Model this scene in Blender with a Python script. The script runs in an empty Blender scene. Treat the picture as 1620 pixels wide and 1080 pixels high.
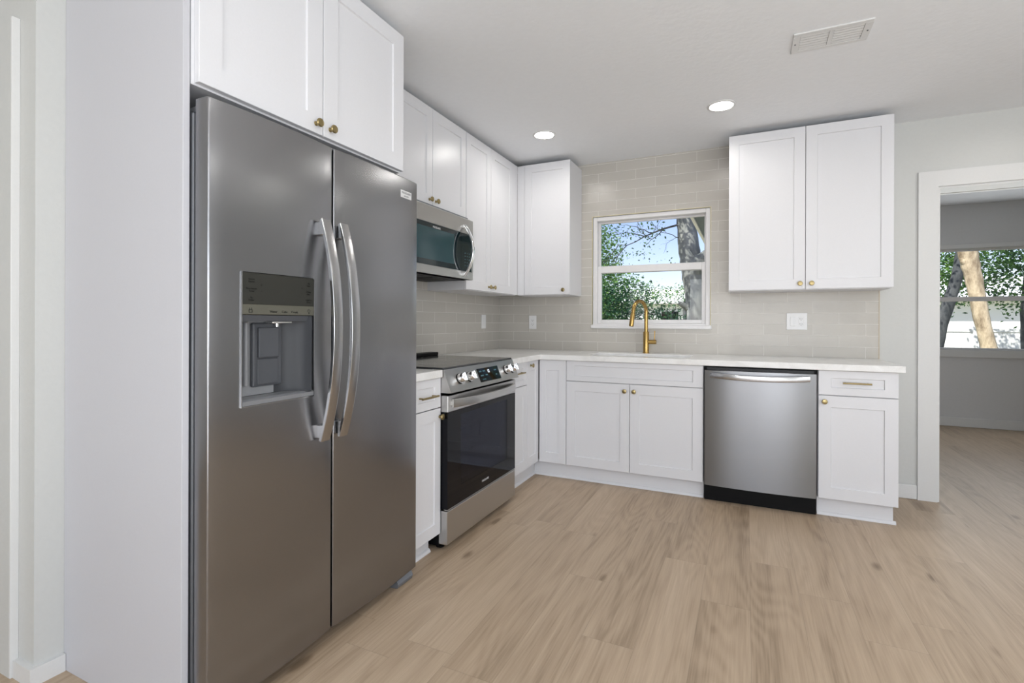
import bpy, bmesh, math, random
from mathutils import Vector, Matrix, Euler

random.seed(7)
PI = math.pi
scn = bpy.context.scene
COL = scn.collection

# ---------------------------------------------------------------- camera
YAW, ROLL, F_PX, HY = 0.43805, 0.0032, 792.4, 508.8
cam_data = bpy.data.cameras.new('camera')
cam = bpy.data.objects.new('camera', cam_data)
COL.objects.link(cam)
cam_data.sensor_width = 36.0
cam_data.lens = F_PX / 1620 * 36.0
cam_data.shift_y = -(540 - HY) / 1620
cam_data.clip_start = 0.05
cam_data.clip_end = 300
Fv = Vector((-math.sin(YAW), math.cos(YAW), 0))
Rv = Vector((math.cos(YAW), math.sin(YAW), 0))
Uv = Vector((0, 0, 1))
Rv, Uv = Rv * math.cos(ROLL) + Uv * math.sin(ROLL), Uv * math.cos(ROLL) - Rv * math.sin(ROLL)
m3 = Matrix((Rv, Uv, -Fv)).transposed()
cam.matrix_world = Matrix.Translation((2.0469, -4.1058, 1.1561)) @ m3.to_4x4()
scn.camera = cam

# ---------------------------------------------------------------- view, world, sun, area lights
scn.view_settings.view_transform = 'Standard'
scn.view_settings.look = 'None'
scn.view_settings.gamma = 1.0
scn.view_settings.use_curve_mapping = False
scn.view_settings.exposure = 0.0

world = bpy.data.worlds.new('world')
scn.world = world
world.use_nodes = True
wn = world.node_tree
wn.nodes.clear()
w_out = wn.nodes.new('ShaderNodeOutputWorld')
w_bg = wn.nodes.new('ShaderNodeBackground')
w_sky = wn.nodes.new('ShaderNodeTexSky')
w_sky.sky_type = 'NISHITA'
w_sky.sun_disc = False
w_sky.sun_elevation = math.radians(50)
w_sky.sun_rotation = math.radians(205)
w_sky.air_density = 1.0
w_sky.dust_density = 0.6
w_sky.ozone_density = 2.5
w_bg.inputs['Strength'].default_value = 0.20
w_tint = wn.nodes.new('ShaderNodeMixRGB')
w_tint.blend_type = 'MULTIPLY'
w_tint.inputs[0].default_value = 1.0
w_tint.inputs[2].default_value = (1.10, 0.93, 1.0, 1)
wn.links.new(w_sky.outputs[0], w_tint.inputs[1])
wn.links.new(w_tint.outputs[0], w_bg.inputs[0])
wn.links.new(w_bg.outputs[0], w_out.inputs[0])

sun_d = bpy.data.lights.new('sun', 'SUN')
sun_d.energy = 7.5
sun_d.angle = math.radians(0.6)
sun_d.color = (1.0, 0.95, 0.86)
sun = bpy.data.objects.new('sun', sun_d)
COL.objects.link(sun)
sun.rotation_euler = Vector((0.42, 0.70, -0.95)).to_track_quat('-Z', 'Y').to_euler()

def area_light(name, loc, direction, sx, sy, watts, color=(1, 1, 1), shape='RECTANGLE', spread=180):
    d = bpy.data.lights.new(name, 'AREA')
    d.shape = shape
    d.size = sx
    if shape in ('RECTANGLE', 'ELLIPSE'):
        d.size_y = sy
    d.energy = watts
    d.color = color
    d.spread = math.radians(spread)
    o = bpy.data.objects.new(name, d)
    COL.objects.link(o)
    o.location = loc
    o.rotation_euler = Vector(direction).to_track_quat('-Z', 'Y').to_euler()
    return o

# daylight that comes in through the big windows behind the camera (in their openings)
area_light('daylight_front_window', (2.3, -8.02, 1.35), (0, 1, 0.55), 3.0, 1.9, 92, (0.91, 0.955, 1.0))
area_light('daylight_right_window', (5.52, -4.3, 1.4), (-1, 0, 0.6), 2.4, 1.4, 60, (0.91, 0.955, 1.0))
area_light('daylight_far_room', (4.45, 3.06, 1.42), (0, -1, 0), 1.6, 1.0, 12, (0.93, 0.97, 1.0))

# added fill without a fixture, aimed up to brighten the ceiling
area_light('ceiling_fill_light', (3.9, -5.75, 0.25), (0, 0.0, 1), 3.2, 3.7, 142, (0.885, 0.94, 1.0))

# ---------------------------------------------------------------- materials
def new_mat(name):
    m = bpy.data.materials.new(name)
    m.use_nodes = True
    return m, m.node_tree, m.node_tree.nodes['Principled BSDF']

def simple(name, color, rough=0.5, metal=0.0, bump=0.0, bscale=60.0, spec=0.5, coat=0.0, detail=3):
    m, nt, b = new_mat(name)
    b.inputs['Base Color'].default_value = (*color, 1)
    b.inputs['Roughness'].default_value = rough
    b.inputs['Metallic'].default_value = metal
    b.inputs['Specular IOR Level'].default_value = spec
    b.inputs['Coat Weight'].default_value = coat
    tc = nt.nodes.new('ShaderNodeTexCoord')
    nz = nt.nodes.new('ShaderNodeTexNoise')
    nz.inputs['Scale'].default_value = bscale
    nz.inputs['Detail'].default_value = detail
    nt.links.new(tc.outputs['Object'], nz.inputs['Vector'])
    # very slight tonal unevenness so that no surface is a flat fill
    mx = nt.nodes.new('ShaderNodeMixRGB')
    mx.blend_type = 'MULTIPLY'
    mx.inputs[0].default_value = 0.05
    mx.inputs[1].default_value = (*color, 1)
    nt.links.new(nz.outputs['Fac'], mx.inputs[2])
    nt.links.new(mx.outputs[0], b.inputs['Base Color'])
    if bump > 0:
        bp = nt.nodes.new('ShaderNodeBump')
        bp.inputs['Strength'].default_value = bump
        bp.inputs['Distance'].default_value = 0.01
        nt.links.new(nz.outputs['Fac'], bp.inputs['Height'])
        nt.links.new(bp.outputs[0], b.inputs['Normal'])
    return m

def steel(name, color, rough, tangent=None, aniso=0.0, grain=None):
    m, nt, b = new_mat(name)
    b.inputs['Base Color'].default_value = (*color, 1)
    b.inputs['Metallic'].default_value = 1.0
    b.inputs['Roughness'].default_value = rough
    if aniso:
        b.inputs['Anisotropic'].default_value = aniso
        cx = nt.nodes.new('ShaderNodeCombineXYZ')
        for i in range(3):
            cx.inputs[i].default_value = tangent[i]
        nt.links.new(cx.outputs[0], b.inputs['Tangent'])
    if grain:
        tc = nt.nodes.new('ShaderNodeTexCoord')
        mp = nt.nodes.new('ShaderNodeMapping')
        mp.inputs['Scale'].default_value = grain
        nz = nt.nodes.new('ShaderNodeTexNoise')
        nz.inputs['Scale'].default_value = 1.0
        nz.inputs['Detail'].default_value = 2
        nt.links.new(tc.outputs['Object'], mp.inputs[0])
        nt.links.new(mp.outputs[0], nz.inputs['Vector'])
        mr = nt.nodes.new('ShaderNodeMapRange')
        mr.inputs['To Min'].default_value = rough - 0.012
        mr.inputs['To Max'].default_value = rough + 0.018
        nt.links.new(nz.outputs['Fac'], mr.inputs[0])
        nt.links.new(mr.outputs[0], b.inputs['Roughness'])
    return m

M = {}
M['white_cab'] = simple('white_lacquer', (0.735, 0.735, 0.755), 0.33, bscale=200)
M['white_panel_shaded'] = simple('white_lacquer_shaded', (0.57, 0.57, 0.60), 0.4, bscale=200)  # same cabinet white, darkened in colour to stand in for dimmer light
M['white_trim'] = simple('white_trim_paint', (0.71, 0.71, 0.70), 0.35, bscale=120)
M['wall'] = simple('wall_paint', (0.60, 0.605, 0.585), 0.42, bump=0.10, bscale=55, detail=5)
M['wall_far'] = simple('far_room_wall_paint', (0.66, 0.66, 0.66), 0.55, bump=0.10, bscale=55, detail=5)
M['ceiling'] = simple('ceiling_paint', (0.87, 0.885, 0.905), 0.75, bump=0.16, bscale=38, detail=5)
M['fridge'] = steel('fridge_steel', (0.31, 0.31, 0.32), 0.24, (0, 1, 0), 0.6, (400, 400, 3))
M['fridge_side'] = simple('fridge_grey_side', (0.20, 0.21, 0.23), 0.4, 0.3)
M['steel_x'] = steel('brushed_steel_left', (0.52, 0.515, 0.505), 0.28, (0, 0, 1), 0.3, (3, 3, 400))
M['steel_dw'] = steel('brushed_steel_dishwasher', (0.25, 0.255, 0.265), 0.28, (0, 0, 1), 0.8, (3, 3, 400))
M['steel_handle'] = steel('satin_steel_handle', (0.47, 0.47, 0.475), 0.22)
M['chrome'] = steel('chrome', (0.85, 0.85, 0.85), 0.08)
M['brass'] = steel('brushed_brass', (0.47, 0.315, 0.11), 0.27)
M['brass_dull'] = steel('antique_brass', (0.36, 0.285, 0.14), 0.30)
M['black'] = simple('black_plastic', (0.004, 0.004, 0.0045), 0.45, spec=0.15)
M['black_gap'] = simple('dark_gasket', (0.02, 0.021, 0.024), 0.6)
M['black_glass'] = simple('black_glass', (0.003, 0.0032, 0.005), 0.04, bscale=5, spec=0.2)
M['cooktop'] = simple('ceramic_cooktop', (0.035, 0.036, 0.038), 0.10, bscale=300)
M['teal_glass'] = simple('microwave_glass', (0.006, 0.016, 0.020), 0.05, bscale=5)
M['teal_screen'] = simple('microwave_screen', (0.022, 0.065, 0.078), 0.08, bscale=5)
M['grey_ring'] = simple('burner_marking', (0.12, 0.12, 0.125), 0.3)
M['disp_dark'] = simple('dispenser_display', (0.035, 0.035, 0.030), 0.35, spec=0.25)
M['disp_band'] = simple('dispenser_band', (0.11, 0.107, 0.085), 0.4, spec=0.3)
M['disp_grey'] = simple('dispenser_grey_plastic', (0.085, 0.09, 0.10), 0.42, spec=0.25)
M['disp_light'] = simple('dispenser_light_grey', (0.20, 0.205, 0.215), 0.3)
M['disp_liner'] = simple('dispenser_dark_liner', (0.055, 0.058, 0.064), 0.42, spec=0.25)
M['disp_back_lightened'] = simple('dispenser_back_lightened', (0.30, 0.305, 0.315), 0.4)
M['letter_dark'] = simple('dark_print', (0.012, 0.012, 0.010), 0.5)
M['letter_light'] = simple('light_print', (0.70, 0.70, 0.70), 0.4)
M['letter_teal'] = simple('teal_print', (0.14, 0.34, 0.42), 0.4)
M['plate'] = simple('white_plastic', (0.82, 0.82, 0.82), 0.3)
M['slot'] = simple('socket_slot', (0.03, 0.03, 0.03), 0.6)
M['vinyl'] = simple('white_window_vinyl', (0.80, 0.79, 0.79), 0.35)
M['edge_trim'] = simple('cream_tile_edge', (0.66, 0.60, 0.40), 0.35)
M['tan_trim'] = simple('tan_tile_edge', (0.50, 0.40, 0.26), 0.35)
M['cavity'] = simple('oven_enamel', (0.16, 0.165, 0.18), 0.4)
M['sink'] = steel('sink_steel', (0.72, 0.72, 0.72), 0.3)
M['grille'] = simple('hood_filter', (0.10, 0.10, 0.10), 0.45, 0.7)
M['siding'] = simple('slate_soffit_boards', (0.10, 0.135, 0.155), 0.7)
M['house_white'] = simple('white_house_wall', (0.80, 0.80, 0.80), 0.7)
M['fence'] = simple('white_vinyl_fence', (0.84, 0.84, 0.84), 0.5)
M['roof'] = simple('pale_shingle', (0.80, 0.80, 0.82), 0.8, bump=0.3, bscale=20)
M['sand'] = simple('dry_lawn', (0.33, 0.34, 0.20), 0.9, bump=0.3, bscale=12)

# emissive lamp lens and lit display
def emis(name, color, strength):
    m, nt, b = new_mat(name)
    b.inputs['Base Color'].default_value = (0.9, 0.9, 0.9, 1)
    b.inputs['Emission Color'].default_value = (*color, 1)
    b.inputs['Emission Strength'].default_value = strength
    return m
M['lamp'] = emis('downlight_lens', (1.0, 0.985, 0.95), 6.0)
M['led'] = emis('lit_digits', (0.8, 0.9, 1.0), 1.2)

def glass_mat(name, tint=(1, 1, 1), refl=1.0):
    m = bpy.data.materials.new(name)
    m.use_nodes = True
    nt = m.node_tree
    nt.nodes.clear()
    o = nt.nodes.new('ShaderNodeOutputMaterial')
    tr = nt.nodes.new('ShaderNodeBsdfTransparent')
    tr.inputs[0].default_value = (*tint, 1)
    gl = nt.nodes.new('ShaderNodeBsdfGlossy')
    gl.inputs['Roughness'].default_value = 0.02
    fr = nt.nodes.new('ShaderNodeFresnel')
    fr.inputs[0].default_value = 1.45
    mu = nt.nodes.new('ShaderNodeMath')
    mu.operation = 'MULTIPLY'
    mu.inputs[1].default_value = refl
    mx = nt.nodes.new('ShaderNodeMixShader')
    nt.links.new(fr.outputs[0], mu.inputs[0])
    nt.links.new(mu.outputs[0], mx.inputs[0])
    nt.links.new(tr.outputs[0], mx.inputs[1])
    nt.links.new(gl.outputs[0], mx.inputs[2])
    nt.links.new(mx.outputs[0], o.inputs[0])
    return m
M['glass'] = glass_mat('window_glass', (0.97, 0.99, 0.99), 0.6)
M['oven_glass'] = glass_mat('tinted_oven_glass', (0.30, 0.32, 0.40), 0.6)

def tile_mat(name, axis, shift, bw):
    m, nt, b = new_mat(name)
    N, L = nt.nodes, nt.links
    tc = N.new('ShaderNodeTexCoord')
    sp = N.new('ShaderNodeSeparateXYZ')
    L.new(tc.outputs['Object'], sp.inputs[0])
    ax = N.new('ShaderNodeMath'); ax.operation = 'ADD'; ax.inputs[1].default_value = shift
    L.new(sp.outputs[axis], ax.inputs[0])
    az = N.new('ShaderNodeMath'); az.operation = 'ADD'; az.inputs[1].default_value = -0.9115
    L.new(sp.outputs[2], az.inputs[0])
    cb = N.new('ShaderNodeCombineXYZ')
    L.new(ax.outputs[0], cb.inputs[0]); L.new(az.outputs[0], cb.inputs[1])
    br = N.new('ShaderNodeTexBrick')
    br.offset = 0.5; br.offset_frequency = 2; br.squash = 1.0
    br.inputs['Scale'].default_value = 1.0
    br.inputs['Brick Width'].default_value = bw
    br.inputs['Row Height'].default_value = 0.078
    br.inputs['Mortar Size'].default_value = 0.0013
    br.inputs['Mortar Smooth'].default_value = 0.15
    br.inputs['Bias'].default_value = 0.0
    br.inputs['Color1'].default_value = (0.50, 0.475, 0.43, 1)
    br.inputs['Color2'].default_value = (0.53, 0.505, 0.46, 1)
    br.inputs['Mortar'].default_value = (0.76, 0.74, 0.70, 1)
    L.new(cb.outputs[0], br.inputs['Vector'])
    L.new(br.outputs['Color'], b.inputs['Base Color'])
    rr = N.new('ShaderNodeMapRange')
    rr.inputs['To Min'].default_value = 0.27; rr.inputs['To Max'].default_value = 0.6
    L.new(br.outputs['Fac'], rr.inputs[0]); L.new(rr.outputs[0], b.inputs['Roughness'])
    nz = N.new('ShaderNodeTexNoise'); nz.inputs['Scale'].default_value = 9; nz.inputs['Detail'].default_value = 2
    L.new(tc.outputs['Object'], nz.inputs['Vector'])
    b1 = N.new('ShaderNodeBump'); b1.inputs['Strength'].default_value = 0.12; b1.inputs['Distance'].default_value = 0.02
    L.new(nz.outputs['Fac'], b1.inputs['Height'])
    inv = N.new('ShaderNodeMath'); inv.operation = 'SUBTRACT'; inv.inputs[0].default_value = 1.0
    L.new(br.outputs['Fac'], inv.inputs[1])
    b2 = N.new('ShaderNodeBump'); b2.inputs['Strength'].default_value = 0.5; b2.inputs['Distance'].default_value = 0.0015
    L.new(inv.outputs[0], b2.inputs['Height']); L.new(b1.outputs[0], b2.inputs['Normal'])
    L.new(b2.outputs[0], b.inputs['Normal'])
    return m
M['tile_back'] = tile_mat('glazed_tile_back', 0, 0.165, 0.31)
M['tile_left'] = tile_mat('glazed_tile_left', 1, 0.168, 0.30)

def floor_mat():
    m, nt, b = new_mat('oak_vinyl_plank')
    N, L = nt.nodes, nt.links
    tc = N.new('ShaderNodeTexCoord')
    sp = N.new('ShaderNodeSeparateXYZ')
    L.new(tc.outputs['Object'], sp.inputs[0])
    W = 0.188
    # plank index
    a = N.new('ShaderNodeMath'); a.operation = 'SUBTRACT'; a.inputs[1].default_value = 0.936 - W * 40
    L.new(sp.outputs[0], a.inputs[0])
    d = N.new('ShaderNodeMath'); d.operation = 'DIVIDE'; d.inputs[1].default_value = W
    L.new(a.outputs[0], d.inputs[0])
    fl = N.new('ShaderNodeMath'); fl.operation = 'FLOOR'; L.new(d.outputs[0], fl.inputs[0])
    fx = N.new('ShaderNodeMath'); fx.operation = 'FRACT'; L.new(d.outputs[0], fx.inputs[0])
    wn1 = N.new('ShaderNodeTexWhiteNoise'); wn1.noise_dimensions = '1D'
    L.new(fl.outputs[0], wn1.inputs['W'])
    off = N.new('ShaderNodeMath'); off.operation = 'MULTIPLY_ADD'; off.inputs[1].default_value = 1.22; 
    L.new(wn1.outputs['Value'], off.inputs[0]); L.new(sp.outputs[1], off.inputs[2])
    dl = N.new('ShaderNodeMath'); dl.operation = 'DIVIDE'; dl.inputs[1].default_value = 1.22
    L.new(off.outputs[0], dl.inputs[0])
    fy = N.new('ShaderNodeMath'); fy.operation = 'FLOOR'; L.new(dl.outputs[0], fy.inputs[0])
    fyy = N.new('ShaderNodeMath'); fyy.operation = 'FRACT'; L.new(dl.outputs[0], fyy.inputs[0])
    cid = N.new('ShaderNodeCombineXYZ'); L.new(fl.outputs[0], cid.inputs[0]); L.new(fy.outputs[0], cid.inputs[1])
    wn2 = N.new('ShaderNodeTexWhiteNoise'); wn2.noise_dimensions = '3D'; L.new(cid.outputs[0], wn2.inputs['Vector'])
    # grain coordinates shifted per plank
    sh = N.new('ShaderNodeVectorMath'); sh.operation = 'MULTIPLY_ADD'
    sh.inputs[1].default_value = (7.3, 9.1, 5.7)
    L.new(wn2.outputs['Color'], sh.inputs[0]); L.new(tc.outputs['Object'], sh.inputs[2])
    mp = N.new('ShaderNodeMapping'); mp.inputs['Scale'].default_value = (13, 0.8, 1)
    L.new(sh.outputs[0], mp.inputs[0])
    n1 = N.new('ShaderNodeTexNoise'); n1.inputs['Scale'].default_value = 1.0; n1.inputs['Detail'].default_value = 5; n1.inputs['Roughness'].default_value = 0.55
    L.new(mp.outputs[0], n1.inputs['Vector'])
    mp2 = N.new('ShaderNodeMapping'); mp2.inputs['Scale'].default_value = (170, 5.0, 1)
    L.new(sh.outputs[0], mp2.inputs[0])
    n2 = N.new('ShaderNodeTexNoise'); n2.inputs['Scale'].default_value = 1.0; n2.inputs['Detail'].default_value = 3
    L.new(mp2.outputs[0], n2.inputs['Vector'])
    # cathedral rings: bands of a smooth stretched noise
    mp3 = N.new('ShaderNodeMapping'); mp3.inputs['Scale'].default_value = (5.5, 0.75, 1)
    L.new(sh.outputs[0], mp3.inputs[0])
    n3 = N.new('ShaderNodeTexNoise'); n3.inputs['Scale'].default_value = 1.0; n3.inputs['Detail'].default_value = 1.2
    L.new(mp3.outputs[0], n3.inputs['Vector'])
    k = N.new('ShaderNodeMath'); k.operation = 'MULTIPLY'; k.inputs[1].default_value = 95
    L.new(n3.outputs['Fac'], k.inputs[0])
    s = N.new('ShaderNodeMath'); s.operation = 'SINE'; L.new(k.outputs[0], s.inputs[0])
    # knots
    mp4 = N.new('ShaderNodeMapping'); mp4.inputs['Scale'].default_value = (4.2, 1.7, 1)
    L.new(sh.outputs[0], mp4.inputs[0])
    vo = N.new('ShaderNodeTexVoronoi'); vo.inputs['Scale'].default_value = 1.0
    L.new(mp4.outputs[0], vo.inputs['Vector'])
    kn = N.new('ShaderNodeMapRange'); kn.inputs['From Min'].default_value = 0.02; kn.inputs['From Max'].default_value = 0.11
    kn.inputs['To Min'].default_value = 1.0; kn.inputs['To Max'].default_value = 0.0
    L.new(vo.outputs['Distance'], kn.inputs[0])
    # combine to a tone 0..1
    def madd(x, mul, add):
        q = N.new('ShaderNodeMath'); q.operation = 'MULTIPLY_ADD'; q.inputs[1].default_value = mul
        L.new(x, q.inputs[0])
        if isinstance(add, float): q.inputs[2].default_value = add
        else: L.new(add, q.inputs[2])
        return q.outputs[0]
    t = madd(n1.outputs['Fac'], 0.95, -0.20)
    t = madd(wn2.outputs['Value'], 0.22, t)
    t = madd(n2.outputs['Fac'], 0.55, t)
    t = madd(s.outputs[0], 0.06, t)
    t = madd(kn.outputs[0], -0.55, t)
    cr = N.new('ShaderNodeValToRGB')
    e = cr.color_ramp.elements
    e[0].position = 0.20; e[0].color = (0.225, 0.160, 0.103, 1)
    e[1].position = 0.98; e[1].color = (0.525, 0.408, 0.293, 1)
    mid = cr.color_ramp.elements.new(0.55); mid.color = (0.405, 0.303, 0.208, 1)
    L.new(t, cr.inputs[0])
    # seams
    def seam(frac, lo):
        p = N.new('ShaderNodeMath'); p.operation = 'PINGPONG'; p.inputs[1].default_value = 0.5
        L.new(frac, p.inputs[0])
        q = N.new('ShaderNodeMapRange'); q.inputs['From Min'].default_value = 0.0; q.inputs['From Max'].default_value = lo
        L.new(p.outputs[0], q.inputs[0])
        return q.outputs[0]
    sx, sy = seam(fx.outputs[0], 0.006), seam(fyy.outputs[0], 0.0012)
    mn = N.new('ShaderNodeMath'); mn.operation = 'MINIMUM'; L.new(sx, mn.inputs[0]); L.new(sy, mn.inputs[1])
    sr = N.new('ShaderNodeMapRange'); sr.inputs['To Min'].default_value = 0.70; sr.inputs['To Max'].default_value = 1.0
    L.new(mn.outputs[0], sr.inputs[0])
    mc = N.new('ShaderNodeVectorMath'); mc.operation = 'SCALE'
    L.new(cr.outputs[0], mc.inputs[0]); L.new(sr.outputs[0], mc.inputs['Scale'])
    L.new(mc.outputs[0], b.inputs['Base Color'])
    b.inputs['Roughness'].default_value = 0.42
    b.inputs['Specular IOR Level'].default_value = 0.4
    hb = madd(n2.outputs['Fac'], 0.4, mn.outputs[0])
    bp = N.new('ShaderNodeBump'); bp.inputs['Strength'].default_value = 0.25; bp.inputs['Distance'].default_value = 0.001
    L.new(hb, bp.inputs['Height']); L.new(bp.outputs[0], b.inputs['Normal'])
    return m
M['floor'] = floor_mat()

def quartz_mat():
    m, nt, b = new_mat('white_quartz')
    N, L = nt.nodes, nt.links
    tc = N.new('ShaderNodeTexCoord')
    n1 = N.new('ShaderNodeTexNoise'); n1.inputs['Scale'].default_value = 7; n1.inputs['Detail'].default_value = 7; n1.inputs['Distortion'].default_value = 1.2
    L.new(tc.outputs['Object'], n1.inputs['Vector'])
    n2 = N.new('ShaderNodeTexNoise'); n2.inputs['Scale'].default_value = 160; n2.inputs['Detail'].default_value = 2
    L.new(tc.outputs['Object'], n2.inputs['Vector'])
    cr = N.new('ShaderNodeValToRGB')
    cr.color_ramp.elements[0].position = 0.35; cr.color_ramp.elements[0].color = (0.80, 0.79, 0.77, 1)
    cr.color_ramp.elements[1].position = 0.6; cr.color_ramp.elements[1].color = (0.89, 0.885, 0.87, 1)
    L.new(n1.outputs['Fac'], cr.inputs[0])
    mx = N.new('ShaderNodeMixRGB'); mx.blend_type = 'MULTIPLY'; mx.inputs[0].default_value = 0.12
    L.new(cr.outputs[0], mx.inputs[1]); L.new(n2.outputs['Fac'], mx.inputs[2])
    L.new(mx.outputs[0], b.inputs['Base Color'])
    b.inputs['Roughness'].default_value = 0.22
    return m
M['quartz'] = quartz_mat()

def bark_mat(name, c1, c2, scale=6.0):
    m, nt, b = new_mat(name)
    N, L = nt.nodes, nt.links
    tc = N.new('ShaderNodeTexCoord')
    mp = N.new('ShaderNodeMapping'); mp.inputs['Scale'].default_value = (scale, scale, scale * 0.45)
    L.new(tc.outputs['Object'], mp.inputs[0])
    nz = N.new('ShaderNodeTexNoise'); nz.inputs['Scale'].default_value = 1.0; nz.inputs['Detail'].default_value = 8; nz.inputs['Roughness'].default_value = 0.65
    L.new(mp.outputs[0], nz.inputs['Vector'])
    cr = N.new('ShaderNodeValToRGB')
    cr.color_ramp.elements[0].position = 0.36; cr.color_ramp.elements[0].color = (*c1, 1)
    cr.color_ramp.elements[1].position = 0.62; cr.color_ramp.elements[1].color = (*c2, 1)
    L.new(nz.outputs['Fac'], cr.inputs[0]); L.new(cr.outputs[0], b.inputs['Base Color'])
    b.inputs['Roughness'].default_value = 0.9
    bp = N.new('ShaderNodeBump'); bp.inputs['Strength'].default_value = 0.8; bp.inputs['Distance'].default_value = 0.03
    L.new(nz.outputs['Fac'], bp.inputs['Height']); L.new(bp.outputs[0], b.inputs['Normal'])
    return m
M['bark_grey'] = bark_mat('dappled_grey_bark', (0.045, 0.058, 0.065), (0.26, 0.265, 0.25), 3.5)  # bark pattern kept coarse so it also paints dappled light and shade
M['bark_tan'] = bark_mat('tan_patchy_bark', (0.22, 0.16, 0.10), (0.66, 0.54, 0.38), 8)
M['bark_dark'] = bark_mat('dark_bark', (0.03, 0.035, 0.04), (0.10, 0.105, 0.11), 8)

def leaf_mat(name, c1, c2):
    m = bpy.data.materials.new(name)
    m.use_nodes = True
    nt = m.node_tree
    N, L = nt.nodes, nt.links
    N.clear()
    o = N.new('ShaderNodeOutputMaterial')
    tc = N.new('ShaderNodeTexCoord')
    nz = N.new('ShaderNodeTexNoise'); nz.inputs['Scale'].default_value = 5.0; nz.inputs['Detail'].default_value = 4
    L.new(tc.outputs['Object'], nz.inputs['Vector'])
    cr = N.new('ShaderNodeValToRGB')
    cr.color_ramp.elements[0].position = 0.35; cr.color_ramp.elements[0].color = (*c1, 1)
    cr.color_ramp.elements[1].position = 0.65; cr.color_ramp.elements[1].color = (*c2, 1)
    L.new(nz.outputs['Fac'], cr.inputs[0])
    p = N.new('ShaderNodeBsdfPrincipled'); p.inputs['Roughness'].default_value = 0.35
    t = N.new('ShaderNodeBsdfTranslucent')
    mx = N.new('ShaderNodeMixShader'); mx.inputs[0].default_value = 0.35
    L.new(cr.outputs[0], p.inputs['Base Color']); L.new(cr.outputs[0], t.inputs[0])
    L.new(p.outputs[0], mx.inputs[1]); L.new(t.outputs[0], mx.inputs[2]); L.new(mx.outputs[0], o.inputs[0])
    return m
M['leaf_oak'] = leaf_mat('oak_leaves', (0.025, 0.075, 0.04), (0.13, 0.27, 0.07))
M['leaf_dark'] = leaf_mat('shrub_leaves', (0.012, 0.05, 0.035), (0.06, 0.16, 0.06))
M['leaf_light'] = leaf_mat('light_leaves', (0.04, 0.12, 0.04), (0.22, 0.40, 0.09))

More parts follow.
